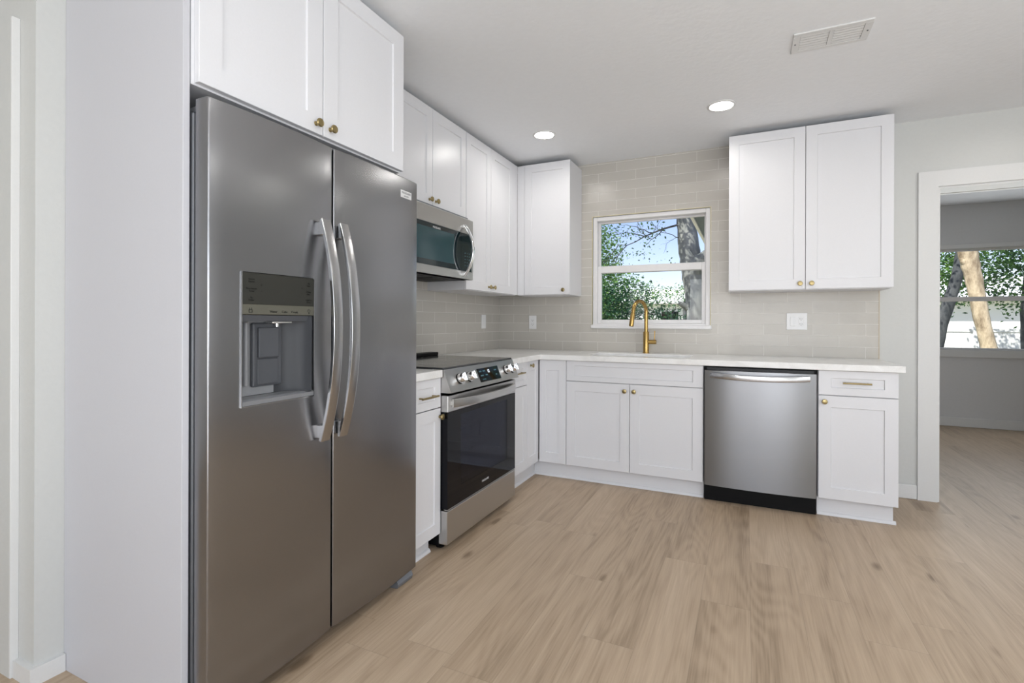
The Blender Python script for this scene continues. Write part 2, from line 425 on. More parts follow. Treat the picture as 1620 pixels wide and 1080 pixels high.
# ---------------------------------------------------------------- mesh helpers
class MB:
    def __init__(self):
        self.bm = bmesh.new()
    def quad(self, pts):
        self.bm.faces.new([self.bm.verts.new(p) for p in pts])
        return self
    def box(self, x0, x1, y0, y1, z0, z1, bevel=0.0, seg=1):
        b = bmesh.new()
        r = bmesh.ops.create_cube(b, size=1.0)
        for v in b.verts:
            v.co = Vector((x0 + (v.co.x + .5) * (x1 - x0), y0 + (v.co.y + .5) * (y1 - y0), z0 + (v.co.z + .5) * (z1 - z0)))
        if bevel > 0:
            bmesh.ops.bevel(b, geom=b.edges[:], offset=bevel, segments=seg, affect='EDGES', profile=0.5)
        self.merge(b)
        return self
    def merge(self, b, mat=None):
        if mat is not None:
            bmesh.ops.transform(b, matrix=mat, verts=b.verts)
        me = bpy.data.meshes.new('tmp')
        b.to_mesh(me); b.free()
        self.bm.from_mesh(me)
        bpy.data.meshes.remove(me)
        return self
    def prism(self, poly, axis, a, b):
        # poly: 2D points; axis 0: (y,z) swept along x; 1: (x,z) along y; 2: (x,y) along z
        def P(p, t):
            return (t, p[0], p[1]) if axis == 0 else ((p[0], t, p[1]) if axis == 1 else (p[0], p[1], t))
        A = [self.bm.verts.new(P(p, a)) for p in poly]
        B = [self.bm.verts.new(P(p, b)) for p in poly]
        n = len(poly)
        self.bm.faces.new(A[::-1]); self.bm.faces.new(B)
        for i in range(n):
            self.bm.faces.new((A[i], A[(i + 1) % n], B[(i + 1) % n], B[i]))
        return self
    def lathe(self, prof, origin, direction, seg=20, cap=True):
        # prof: (r, h) along direction
        d = Vector(direction).normalized()
        u = d.orthogonal().normalized(); v = d.cross(u)
        rings = []
        for r, h in prof:
            c = Vector(origin) + d * h
            if r < 1e-6:
                rings.append([self.bm.verts.new(c)])
            else:
                rings.append([self.bm.verts.new(c + (u * math.cos(2 * PI * i / seg) + v * math.sin(2 * PI * i / seg)) * r) for i in range(seg)])
        for A, B in zip(rings, rings[1:]):
            for i in range(seg):
                j = (i + 1) % seg
                if len(A) == 1 and len(B) == 1: continue
                if len(A) == 1: self.bm.faces.new((A[0], B[i], B[j]))
                elif len(B) == 1: self.bm.faces.new((A[i], B[0], A[j]))
                else: self.bm.faces.new((A[i], B[i], B[j], A[j]))
        for R in ((rings[0], rings[-1]) if cap else ()):
            if len(R) > 1:
                self.bm.faces.new(R)
        return self
    def tube(self, pts, rad, seg=10, flat=None, up=None):
        # rad: number or list; flat=(w,h) gives a rounded flat bar section with 'up' as width direction
        pts = [Vector(p) for p in pts]
        n = len(pts)
        rs = rad if isinstance(rad, (list, tuple)) else [rad] * n
        rings = []
        ref = None
        for i, p in enumerate(pts):
            t = (pts[min(i + 1, n - 1)] - pts[max(i - 1, 0)]).normalized()
            if up is not None:
                u = (Vector(up) - t * Vector(up).dot(t)).normalized()
            else:
                if ref is None: ref = t.orthogonal().normalized()
                u = (ref - t * ref.dot(t)).normalized(); ref = u
            v = t.cross(u).normalized()
            ring = []
            for k in range(seg):
                a = 2 * PI * k / seg
                ca, sa = math.cos(a), math.sin(a)
                if flat:
                    e = 0.3
                    ca = math.copysign(abs(ca) ** e, ca); sa = math.copysign(abs(sa) ** e, sa)
                    ring.append(self.bm.verts.new(p + (u * ca * flat[0] / 2 + v * sa * flat[1] / 2) * rs[i]))
                else:
                    ring.append(self.bm.verts.new(p + (u * ca + v * sa) * rs[i]))
            rings.append(ring)
        for A, B in zip(rings, rings[1:]):
            for k in range(seg):
                j = (k + 1) % seg
                self.bm.faces.new((A[k], A[j], B[j], B[k]))
        self.bm.faces.new(rings[0][::-1]); self.bm.faces.new(rings[-1])
        return self
    def cells(self, xs, ys, z0, z1, keep):
        # solid of grid cells kept by keep(i,j)
        nx, ny = len(xs) - 1, len(ys) - 1
        vt, vb = {}, {}
        def T(i, j):
            if (i, j) not in vt:
                vt[i, j] = self.bm.verts.new((xs[i], ys[j], z1)); vb[i, j] = self.bm.verts.new((xs[i], ys[j], z0))
            return vt[i, j]
        def B(i, j):
            T(i, j); return vb[i, j]
        K = lambda i, j: 0 <= i < nx and 0 <= j < ny and keep(i, j)
        for i in range(nx):
            for j in range(ny):
                if not K(i, j): continue
                self.bm.faces.new((T(i, j), T(i + 1, j), T(i + 1, j + 1), T(i, j + 1)))
                self.bm.faces.new((B(i, j), B(i, j + 1), B(i + 1, j + 1), B(i + 1, j)))
                for (a, b, di, dj) in (((i, j), (i + 1, j), 0, -1), ((i + 1, j), (i + 1, j + 1), 1, 0), ((i + 1, j + 1), (i, j + 1), 0, 1), ((i, j + 1), (i, j), -1, 0)):
                    if not K(i + di, j + dj):
                        self.bm.faces.new((T(*b), T(*a), B(*a), B(*b)))
        return self
    def shaker(self, x0, x1, z0, z1, yf, t=0.02, s=0.072, rail=None, rec=0.007):
        rail = rail or s
        def ring(i, k, y):
            return [self.bm.verts.new(p) for p in ((x0 + i, y, z0 + k), (x1 - i, y, z0 + k), (x1 - i, y, z1 - k), (x0 + i, y, z1 - k))]
        R = [ring(0, 0, yf + t), ring(0, 0, yf + 0.0015), ring(0.0015, 0.0015, yf), ring(s, rail, yf), ring(s + 0.0025, rail + 0.0025, yf + rec)]
        for A, B in zip(R, R[1:]):
            for k in range(4):
                j = (k + 1) % 4
                self.bm.faces.new((A[k], A[j], B[j], B[k]))
        self.bm.faces.new(R[-1]); self.bm.faces.new(R[0][::-1])
        return self
    def build(self, name, mat, parent=None, smooth=None):
        bmesh.ops.recalc_face_normals(self.bm, faces=self.bm.faces[:])
        me = bpy.data.meshes.new(name)
        self.bm.to_mesh(me); self.bm.free()
        if mat is not None: me.materials.append(mat)
        if smooth:
            me.polygons.foreach_set('use_smooth', [True] * len(me.polygons))
            me.set_sharp_from_angle(angle=math.radians(smooth))
        o = bpy.data.objects.new(name, me)
        COL.objects.link(o)
        if parent is not None: o.parent = parent
        return o

def text_mesh(name, body, size, mat, parent, matrix, depth=0.0004, align='CENTER', spacing=1.0):
    cu = bpy.data.curves.new(name, 'FONT')
    cu.body = body; cu.size = size; cu.extrude = depth; cu.align_x = align; cu.align_y = 'CENTER'
    cu.space_character = spacing; cu.resolution_u = 3
    to = bpy.data.objects.new(name + '_tmp', cu)
    COL.objects.link(to)
    dg = bpy.context.evaluated_depsgraph_get()
    me = bpy.data.meshes.new_from_object(to.evaluated_get(dg))
    bpy.data.objects.remove(to)
    me.transform(matrix)
    me.materials.clear(); me.materials.append(mat)
    me.name = name
    o = bpy.data.objects.new(name, me)
    COL.objects.link(o)
    if parent is not None: o.parent = parent
    return o
def merge_text(name, items, mat, parent):
    """items: (body, size, matrix) -> one lettering part per word"""
    for body, size, mx in items:
        text_mesh(name, body, size, mat, parent, mx)
def front_tx(x, y, z, tilt=0.0):
    # text readable from -y, at (x,y,z); tilt leans the top backwards
    return Matrix.Translation((x, y, z)) @ Matrix.Rotation(PI / 2 - tilt, 4, 'X')

def thing(name, label, cat, loc=(0, 0, 0), rotz=0.0, group=None):
    o = bpy.data.objects.new(name, None)
    o.empty_display_size = 0.1
    COL.objects.link(o)
    o.location = loc; o.rotation_euler = (0, 0, rotz)
    o['label'] = label; o['category'] = cat
    if group: o['group'] = group
    return o
def tag(o, label, cat, group=None):
    o['label'] = label; o['category'] = cat
    if group: o['group'] = group
    return o
def struct(o):
    o['kind'] = 'structure'
    return o
def struct_empty(name, loc=(0, 0, 0)):
    o = bpy.data.objects.new(name, None); COL.objects.link(o); o.location = loc; o['kind'] = 'structure'
    return o

CEIL = 2.484
# ================================================================ SETTING
struct(MB().box(-1.7, 5.7, -8.2, 3.3, -0.12, 0.0).build('floor', M['floor']))
struct(MB().box(-1.7, 5.7, -8.2, 0.14, CEIL, CEIL + 0.14).box(2.95, 5.7, 0.1401, 3.3, CEIL, CEIL + 0.14).build('ceiling', M['ceiling']))
# back wall with kitchen window and doorway
WX0, WX1, WZ0, WZ1 = 0.874, 1.795, 1.112, 2.034
b = MB()
b.box(-0.14, WX0, 0, 0.14, 0, CEIL).box(WX1, 3.165, 0, 0.14, 0, CEIL)
b.box(WX0, WX1, 0, 0.14, 0, WZ0).box(WX0, WX1, 0, 0.14, WZ1, CEIL)
b.box(3.165, 4.15, 0, 0.14, 2.037, CEIL).box(4.15, 5.6, 0, 0.14, 0, CEIL)
struct(b.build('wall_back', M['wall']))
b = MB().box(-0.14, 0, -3.308, 0, 0, CEIL).box(-1.6, -0.14, -3.308, -3.17, 0, CEIL)
struct(b.build('wall_left', M['wall']))
struct(MB().box(-1.7, -1.6, -8.1, -3.17, 0, CEIL).build('wall_hall', M['wall']))
b = MB()
RW = (-5.5, -3.1, 0.7, 2.1)
b.box(5.6, 5.7, -8.1, RW[0], 0, CEIL).box(5.6, 5.7, RW[1], 3.1, 0, CEIL).box(5.6, 5.7, RW[0], RW[1], 0, RW[2]).box(5.6, 5.7, RW[0], RW[1], RW[3], CEIL)
struct(b.build('wall_right', M['wall']))
FW = (0.8, 3.8, 0.4, 2.3)
b = MB()
b.box(-1.7, FW[0], -8.2, -8.1, 0, CEIL).box(FW[1], 5.7, -8.2, -8.1, 0, CEIL).box(FW[0], FW[1], -8.2, -8.1, 0, FW[2]).box(FW[0], FW[1], -8.2, -8.1, FW[3], CEIL)
struct(b.build('wall_front', M['wall']))
# far room walls
GX0, GX1, GZ0, GZ1 = 3.62, 5.25, 0.864, 1.985
b = MB()
b.box(2.95, GX0, 3.1, 3.24, 0, CEIL).box(GX1, 5.7, 3.1, 3.24, 0, CEIL).box(GX0, GX1, 3.1, 3.24, 0, GZ0).box(GX0, GX1, 3.1, 3.24, GZ1, CEIL)
struct(b.build('wall_far', M['wall_far']))
struct(MB().box(2.95, 3.05, 0.14, 3.1, 0, CEIL).build('wall_side', M['wall_far']))

# doorway casing, jamb and stop
b = MB()
b.prism([(3.062, 0), (3.165, 0), (3.165, 2.037), (4.15, 2.037), (4.15, 0), (4.25, 0), (4.25, 2.139), (3.062, 2.139)], 1, -0.016, 0)
struct(b.build('trim_1', M['white_trim']))
b = MB()
b.box(3.165, 4.15, -0.004, 0.152, 2.025, 2.0369).box(3.165, 3.177, -0.004, 0.152, 0, 2.0249).box(4.138, 4.15, -0.004, 0.152, 0, 2.0249)
b.box(3.07, 4.24, 0.152, 0.166, 2.036, 2.13)
b.box(3.177, 4.138, 0.225, 0.265, 2.036, 2.075, 0.004)
b.box(3.177, 4.138, 0.166, 0.225, 2.056, 2.075)
struct(b.build('trim_2', M['white_trim']))
# baseboards
def skirt(name, boxes, mat='white_trim'):
    b = MB()
    for q in boxes: b.box(*q, 0.004)
    return struct(b.build(name, M[mat]))
skirt('baseboard_back', [(2.852, 3.061, -0.014, 0, 0, 0.092)])
skirt('baseboard_far', [(3.05, 5.59, 3.086, 3.1, 0, 0.10)])
struct(MB().prism([(-0.098, -3.308), (-0.098, -3.323), (0.015, -3.323), (0.015, -3.2325), (0.0001, -3.2325), (0.0001, -3.308)], 2, 0, 0.057).build('baseboard_left', M['white_trim']))
skirt('baseboard_right', [(5.586, 5.6, -8.1, 3.08, 0, 0.10)])
skirt('baseboard_front', [(-1.6, 5.58, -8.1, -8.086, 0, 0.10)])
# hall door casing left of the end panel
struct(MB().box(-0.1065, -0.099, -3.3295, -3.308, 0, 2.137, 0.001).build('trim_3', M['white_trim']))
struct(MB().box(-0.40, -0.1066, -3.3293, -3.308, 0, 2.135).build('wall_jog', M['wall']))

# backsplash tile
b = MB()
t = 0.008
b.box(0.008, WX0, -t, 0, 0.914, CEIL).box(WX1, 2.852, -t, 0, 0.914, CEIL)
b.box(WX0, WX1, -t, 0, 0.914, WZ0).box(WX0, WX1, -t, 0, WZ1, CEIL)
struct(b.build('wall_tile_back', M['tile_back']))
struct(MB().box(0, t, -2.25, 0, 0.914, 1.86).build('wall_tile_left', M['tile_left']))
e = 0.006
b = MB().box(WX0 - e, WX0, -t - 0.001, 0.0, WZ0, WZ1 + e).box(WX1, WX1 + e, -t - 0.001, 0.0, WZ0, WZ1 + e).box(WX0, WX1, -t - 0.001, 0.0, WZ1, WZ1 + e)
struct(b.build('trim_4', M['edge_trim']))
struct(MB().box(2.852, 2.856, -t - 0.001, 0.0, 0.914, 1.377).build('trim_5', M['tan_trim']))

# ---- windows
def hung_window(name, x0, x1, z0, z1, yin, ymid, zr0, zr1, fr, srail, nosing):
    """double-hung vinyl window filling an opening in a wall facing -y"""
    w = struct_empty(name, ((x0 + x1) / 2, yin, z0))
    ox, oy, oz = w.location
    def bx(b, a0, a1, b0, b1, c0, c1, bev=0.003):
        b.box(a0 - ox, a1 - ox, b0 - oy, b1 - oy, c0 - oz, c1 - oz, bev)
    b = MB()   # outer frame lining the opening
    bx(b, x0, x0 + fr, yin, ymid + 0.05, z0, z1); bx(b, x1 - fr, x1, yin, ymid + 0.05, z0, z1)
    bx(b, x0 + fr, x1 - fr, yin, ymid + 0.05, z1 - fr, z1); bx(b, x0 + fr, x1 - fr, yin, ymid + 0.05, z0, z0 + fr)
    b.build('window_frame', M['vinyl'], w)
    # upper sash (outside track)
    b = MB(); yu = ymid + 0.012
    ux0, ux1, uz1 = x0 + fr, x1 - fr, z1 - fr
    r = 0.014
    bx(b, ux0, ux0 + r, yu, yu + 0.03, zr0, uz1); bx(b, ux1 - r, ux1, yu, yu + 0.03, zr0, uz1)
    bx(b, ux0 + r, ux1 - r, yu, yu + 0.03, uz1 - r, uz1); bx(b, ux0 + r, ux1 - r, yu, yu + 0.03, zr0, zr1)
    s1 = b.build('sash', M['vinyl'], w)
    g = MB(); bx(g, ux0 + r, ux1 - r, yu + 0.012, yu + 0.016, zr1, uz1 - r, 0); g.build('pane', M['glass'], s1)
    # lower sash (inside track, heavier rails)
    b = MB(); yl = ymid - 0.024
    bx(b, ux0, ux0 + srail, yl, yl + 0.032, z0 + fr, zr1); bx(b, ux1 - srail, ux1, yl, yl + 0.032, z0 + fr, zr1)
    bx(b, ux0 + srail, ux1 - srail, yl, yl + 0.032, zr0, zr1); bx(b, ux0 + srail, ux1 - srail, yl, yl + 0.032, z0 + fr, z0 + fr + srail)
    s2 = b.build('sash', M['vinyl'], w)
    g = MB(); bx(g, ux0 + srail, ux1 - srail, yl + 0.012, yl + 0.016, z0 + fr + srail, zr0, 0); g.build('pane', M['glass'], s2)
    if nosing:
        b = MB(); bx(b, x0 - 0.012, x1 + 0.012, -0.026, 0.04, z0 - 0.010, z0 + 0.022, 0.006); b.build('window_sill', M['vinyl'], w)
    return w
hung_window('window_1', WX0, WX1, WZ0, WZ1, 0.004, 0.055, 1.567, 1.624, 0.034, 0.030, True)
w2 = hung_window('window_2', GX0, GX1, GZ0, GZ1, 3.105, 3.16, 1.402, 1.452, 0.004, 0.012, False)
b = MB()
b.box(GX0 - 0.06, GX1 + 0.06, 3.07, 3.16, 0.776, 0.862, 0.004).box(GX0 - 0.06, GX1 + 0.06, 3.082, 3.0999, 1.987, 2.038, 0.003)
b.box(GX0 - 0.06, GX0, 3.082, 3.0999, 0.863, 1.986, 0.003).box(GX1, GX1 + 0.06, 3.082, 3.0999, 0.863, 1.986, 0.003)
struct(b.build('trim_6', M['white_trim']))
# the two unseen living-room windows (they show in reflections)
b = MB()
for x in (FW[0], 1.78, 2.78, FW[1] - 0.05): b.box(x, x + 0.05, -8.15, -8.1, FW[2], FW[3])
b.box(FW[0], FW[1], -8.15, -8.1, FW[2], FW[2] + 0.05).box(FW[0], FW[1], -8.15, -8.1, FW[3] - 0.05, FW[3])
struct(b.build('window_3', M['vinyl']))
b = MB()
for y in (RW[0], -4.33, RW[1] - 0.05): b.box(5.6, 5.65, y, y + 0.05, RW[2], RW[3])
b.box(5.6, 5.65, RW[0], RW[1], RW[2], RW[2] + 0.05).box(5.6, 5.65, RW[0], RW[1], RW[3] - 0.05, RW[3])
struct(b.build('window_4', M['vinyl']))

# ================================================================ CABINETS
def knob(parent, x, y, z, mat='brass_dull'):
    b = MB().lathe([(0.0085, 0), (0.0085, 0.002), (0.0055, 0.004), (0.005, 0.014), (0.008, 0.017), (0.0148, 0.0185), (0.0155, 0.022), (0.0135, 0.0255), (0.006, 0.027), (0, 0.0273)], (x, y, z), (0, -1, 0), 20)
    return b.build('knob', M[mat], parent, 40)
def bar_pull(parent, x0, x1, y, z, mat='brass_dull'):
    b = MB()
    b.tube([(x0, y - 0.028, z), (x1, y - 0.028, z)], 0.0052, 10)
    for x in (x0 + 0.015, x1 - 0.015):
        b.tube([(x, y, z), (x, y - 0.028, z)], 0.0042, 8)
    return b.build('handle', M[mat], parent, 40)
def toe(parent, x0, x1, y, ends=()):
    b = MB().box(x0, x1, y, y + 0.018, 0, 0.112)
    b.build('toe_kick', M['white_cab'], parent)
    prof = [(y, 0), (y - 0.014, 0), (y - 0.0135, 0.006), (y - 0.009, 0.014), (y, 0.019)]
    b = MB().prism(prof, 0, x0, x1 + (0.012 if 'r' in ends else 0))
    b.build('shoe_molding', M['white_cab'], parent)

DY = -0.625    # face of the base doors on the back run
TOP = 0.876
G = 0.0018     # half gap between fronts

# --- corner filler door + sink cabinet
c = thing('base_cabinet', 'white sink base cabinet with false drawer front and two doors under the window', 'cabinet', (0.6415, 0, 0))
X0 = 0.6415; W = 1.793 - X0
b = MB().box(0.0, W, DY + 0.021, -0.02, 0.112, TOP)
b.build('carcass', M['white_cab'], c)
s0 = 0.855 - X0
b = MB().shaker(0.002, s0 - G, 0.114, TOP - 0.002, DY, s=0.055, rail=0.075)
o = b.build('filler_door', M['white_cab'], c)
MB().shaker(s0 + G, W - G, 0.729, TOP - 0.002, DY, s=0.062, rail=0.034).build('drawer_front', M['white_cab'], c)
mid = 1.3155 - X0
d = MB().shaker(s0 + G, mid - G, 0.114, 0.725, DY, s=0.064, rail=0.068).build('door', M['white_cab'], c)
knob(d, 1.283 - X0, DY, 0.678)
d = MB().shaker(mid + G, W - G, 0.114, 0.725, DY, s=0.064, rail=0.068).build('door', M['white_cab'], c)
knob(d, 1.348 - X0, DY, 0.678)
toe(c, -0.06, W, -0.566)

# --- right end base
X0 = 2.4345; W = 2.825 - X0
c = thing('base_cabinet', 'narrow white base cabinet with one drawer right of the dishwasher', 'cabinet', (X0, 0, 0))
MB().box(0, W, DY + 0.021, -0.02, 0.112, TOP).build('carcass', M['white_cab'], c)
d = MB().shaker(G, W, 0.729, TOP - 0.002, DY, s=0.064, rail=0.044).build('drawer', M['white_cab'], c)
bar_pull(d, 2.556 - X0, 2.695 - X0, DY, 0.805)
d = MB().shaker(G, W, 0.114, 0.725, DY, s=0.064, rail=0.068).build('door', M['white_cab'], c)
knob(d, 2.466 - X0, DY, 0.69)
toe(c, 0, W - 0.012, -0.566, 'r')

# --- left run, right of the range (local x -> world y)
Y0 = -1.150; W = -0.6265 - Y0 - 0.0
c = thing('base_cabinet', 'white corner base cabinet between range and sink run with drawer and tall door', 'cabinet', (0, Y0, 0), PI / 2)
LX = -0.6385
MB().box(0, W + 0.020, LX + 0.021, -0.02, 0.112, TOP).build('carcass', M['white_cab'], c)
d = MB().shaker(G, 0.305 - G, 0.711, TOP - 0.002, LX, s=0.056, rail=0.040).build('drawer', M['white_cab'], c)
bar_pull(d, 0.075, 0.215, LX, 0.805)
MB().shaker(G, 0.305 - G, 0.114, 0.707, LX, s=0.056, rail=0.068).build('door', M['white_cab'], c)
d = MB().shaker(0.305 + G, W - 0.003, 0.114, TOP - 0.002, LX, s=0.052, rail=0.068).build('door', M['white_cab'], c)
knob(d, 0.371, LX, 0.842)
toe(c, 0, W + 0.06, -0.580)

# --- left run, between fridge and range
Y0 = -2.222; W = 0.247
c = thing('base_cabinet', 'slim white base cabinet between refrigerator and range with drawer', 'cabinet', (0, Y0, 0), PI / 2)
LX = -0.655
MB().box(0, W, LX + 0.021, -0.02, 0.112, TOP).build('carcass', M['white_cab'], c)
d = MB().shaker(G, W - 0.001, 0.727, TOP - 0.002, LX, s=0.050, rail=0.040).build('drawer', M['white_cab'], c)
bar_pull(d, 0.05, 0.187, LX, 0.792)
d = MB().shaker(G, W - 0.001, 0.092, 0.722, LX, s=0.050, rail=0.060).build('door', M['white_cab'], c)
knob(d, W - 0.012, LX, 0.680)
toe(c, 0, W - 0.026, -0.600)

# --- wall cabinets
UZ0, UZ1 = 1.377, 2.443
def wall_cab_box(c, x0, x1, z0, z1, dep):
    return MB().box(x0, x1, -dep, -0.009, z0, z1).build('carcass', M['white_cab'], c)
UF = -0.324
X0 = 1.931; W = 2.8656 - X0
c = thing('wall_cabinet', 'white two door wall cabinet right of the window', 'cabinet', (X0, 0, 0))
wall_cab_box(c, 0.001, W - 0.001, UZ0 - 0.004, UZ1, 0.303)
mid = W / 2 - 0.004
d = MB().shaker(G, mid - G, UZ0, UZ1, UF, s=0.064, rail=0.064).build('door', M['white_cab'], c)
knob(d, 2.363 - X0, UF, 1.413)
d = MB().shaker(mid + G, W, UZ0, UZ1, UF, s=0.064, rail=0.064).build('door', M['white_cab'], c)
knob(d, 2.4285 - X0, UF, 1.413)

# corner cabinet on the back wall
X0 = 0.326; W = 0.7774 - X0
c = thing('wall_cabinet', 'white single door wall cabinet in the corner left of the window', 'cabinet', (X0, 0, 0))
wall_cab_box(c, 0.0, W - 0.001, UZ0 - 0.004, UZ1, 0.303)
MB().box(-0.0045, 0.058, UF + 0.004, UF + 0.0205, UZ0, UZ1).build('filler', M['white_cab'], c)
d = MB().shaker(0.0605, W, UZ0, UZ1, UF, s=0.060, rail=0.064).build('door', M['white_cab'], c)
knob(d, 0.727 - X0, UF, 1.411)

# tall two-door cabinet on the left wall
Y0 = -1.163; W = 0.842
c = thing('wall_cabinet', 'tall white two door wall cabinet on the left wall right of the microwave', 'cabinet', (0, Y0, 0), PI / 2)
wall_cab_box(c, 0.002, W, UZ0 - 0.004, UZ1, 0.303)
mid = 0.362
d = MB().shaker(G, mid - G, UZ0, UZ1, UF, s=0.060, rail=0.064).build('door', M['white_cab'], c)
knob(d, mid - 0.034, UF, 1.411)
d = MB().shaker(mid + G, 0.748, UZ0, UZ1, UF, s=0.060, rail=0.064).build('door', M['white_cab'], c)
knob(d, mid + 0.034, UF, 1.411)
MB().box(0.750, W - 0.002, UF + 0.003, UF + 0.0205, UZ0, UZ1).build('filler', M['white_cab'], c)

# over the microwave
Y0 = -1.955; W = 0.788
c = thing('wall_cabinet', 'short white two door wall cabinet directly above the microwave', 'cabinet', (0, Y0, 0), PI / 2)
wall_cab_box(c, 0, W - 0.002, 1.852, UZ1, 0.303)
mid = 0.390
d = MB().shaker(G, mid - G, 1.855, UZ1, UF, s=0.060, rail=0.064).build('door', M['white_cab'], c)
knob(d, mid - 0.034, UF, 1.888)
d = MB().shaker(mid + G, W - G, 1.855, UZ1, UF, s=0.060, rail=0.064).build('door', M['white_cab'], c)
knob(d, mid + 0.034, UF, 1.888)
# filler cabinet beside it, mostly hidden by the fridge cabinet
# over the fridge
Y0 = -3.208; W = 0.944
c = thing('wall_cabinet', 'deep white two door cabinet above the refrigerator', 'cabinet', (0, Y0, 0), PI / 2)
FD = -0.640
MB().box(0, W - 0.002, FD + 0.021, -0.002, 1.828, UZ1).build('carcass', M['white_cab'], c)
mid = 0.470
d = MB().shaker(0.010, mid - G, 1.834, UZ1, FD, s=0.070, rail=0.066).build('door', M['white_cab'], c)
knob(d, mid - 0.034, FD, 1.868)
d = MB().shaker(mid + G, W, 1.834, UZ1, FD, s=0.070, rail=0.066).build('door', M['white_cab'], c)
knob(d, mid + 0.034, FD, 1.868)

# tall end panel left of the fridge
p = MB().box(0.001, 0.622, -3.231, -3.212, 0.0, CEIL - 0.006, 0.0008).build('end_panel', M['white_panel_shaded'])
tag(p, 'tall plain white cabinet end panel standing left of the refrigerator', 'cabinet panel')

# ================================================================ COUNTERTOPS, SINK, FAUCET
SX0, SX1, SY0, SY1 = 0.985, 1.69, -0.515, -0.205
xs = [0.009, 0.665, SX0, SX1, 2.852]
ys = [-1.152, -0.65, SY0, SY1, -0.009]
def keep(i, j):
    if j == 0: return i == 0
    return not (i == 2 and j == 2)
o = MB().cells(xs, ys, 0.8765, 0.914, keep).build('countertop', M['quartz'])
mod = o.modifiers.new('bevel', 'BEVEL'); mod.width = 0.003; mod.segments = 2; mod.limit_method = 'ANGLE'
tag(o, 'white quartz L-shaped countertop around the corner with sink cutout', 'countertop')
o = MB().box(0.009, 0.668, -2.226, -1.978, 0.8765, 0.914, 0.003, 2).build('countertop', M['quartz'])
tag(o, 'short white quartz countertop piece between refrigerator and range', 'countertop')

b = MB()   # undermount bowl with rounded corners
def rrect(x0, x1, y0, y1, r, n=5):
    pts = []
    for cx, cy, a0 in ((x1 - r, y1 - r, 0), (x0 + r, y1 - r, PI / 2), (x0 + r, y0 + r, PI), (x1 - r, y0 + r, 1.5 * PI)):
        for k in range(n + 1):
            a = a0 + PI / 2 * k / n
            pts.append((cx + r * math.cos(a), cy + r * math.sin(a)))
    return pts
def loops(b, L):
    V = [[b.bm.verts.new((p[0], p[1], z)) for p in pts] for pts, z in L]
    n = len(V[0])
    for A, B in zip(V, V[1:]):
        for i in range(n):
            b.bm.faces.new((A[i], A[(i + 1) % n], B[(i + 1) % n], B[i]))
    return V
V = loops(b, [(rrect(SX0 - 0.012, SX1 + 0.012, SY0 - 0.012, SY1 + 0.012, 0.04), 0.8755),
              (rrect(SX0 - 0.002, SX1 + 0.002, SY0 - 0.002, SY1 + 0.002, 0.05), 0.8755),
              (rrect(SX0 + 0.004, SX1 - 0.004, SY0 + 0.004, SY1 - 0.004, 0.05), 0.70),
              (rrect(SX0 + 0.03, SX1 - 0.03, SY0 + 0.03, SY1 - 0.03, 0.05), 0.68)])
b.bm.faces.new(V[-1])
sk = thing('sink', 'undermount sink bowl set into the countertop below the window', 'sink', (0, 0, 0))
b.build('bowl', M['sink'], sk, 40)
MB().lathe([(0.042, 0), (0.04, 0.003), (0.03, 0.002), (0, 0.001)], (1.335, -0.36, 0.681), (0, 0, 1), 20).build('drain', M['chrome'], sk, 40)

f = thing('faucet', 'brushed brass pull-down gooseneck faucet behind the sink', 'faucet', (1.333, -0.10, 0.914))
MB().lathe([(0.026, 0), (0.026, 0.004), (0.0225, 0.006), (0.0225, 0.165), (0.021, 0.168), (0.0, 0.168)], (0, 0, 0), (0, 0, 1), 24).build('body', M['brass'], f, 40)
# spout plane turned a little to the left of straight ahead
ang = math.radians(-24)
du = Vector((math.sin(ang), -math.cos(ang), 0))
pts = [Vector((0, 0, 0.16)), Vector((0, 0, 0.25)), Vector((0, 0, 0.32))]
R = 0.085
for k in range(1, 15):
    a = PI * k / 14 * 0.965
    pts.append(Vector((0, 0, 0.32)) + du * (R - R * math.cos(a)) + Vector((0, 0, R * math.sin(a))))
end = pts[-1]; dd = (pts[-1] - pts[-2]).normalized()
pts.append(end + dd * 0.02)
MB().tube(pts, 0.0145, 16).build('spout', M['brass'], f, 40)
h0 = pts[-1]
MB().lathe([(0.0145, 0), (0.0165, 0.002), (0.0175, 0.03), (0.0175, 0.098), (0.0165, 0.102), (0.0, 0.100)], h0, dd, 20).build('spray_head', M['brass'], f, 40)
hv = MB().tube([(0.018, 0, 0.088), (0.078, 0, 0.088)], 0.0165, 18).build('handle_hub', M['brass'], f, 40)
MB().tube([(0.064, 0, 0.100), (0.066, 0.0, 0.175)], 0.0042, 10).build('lever', M['brass'], f, 40)

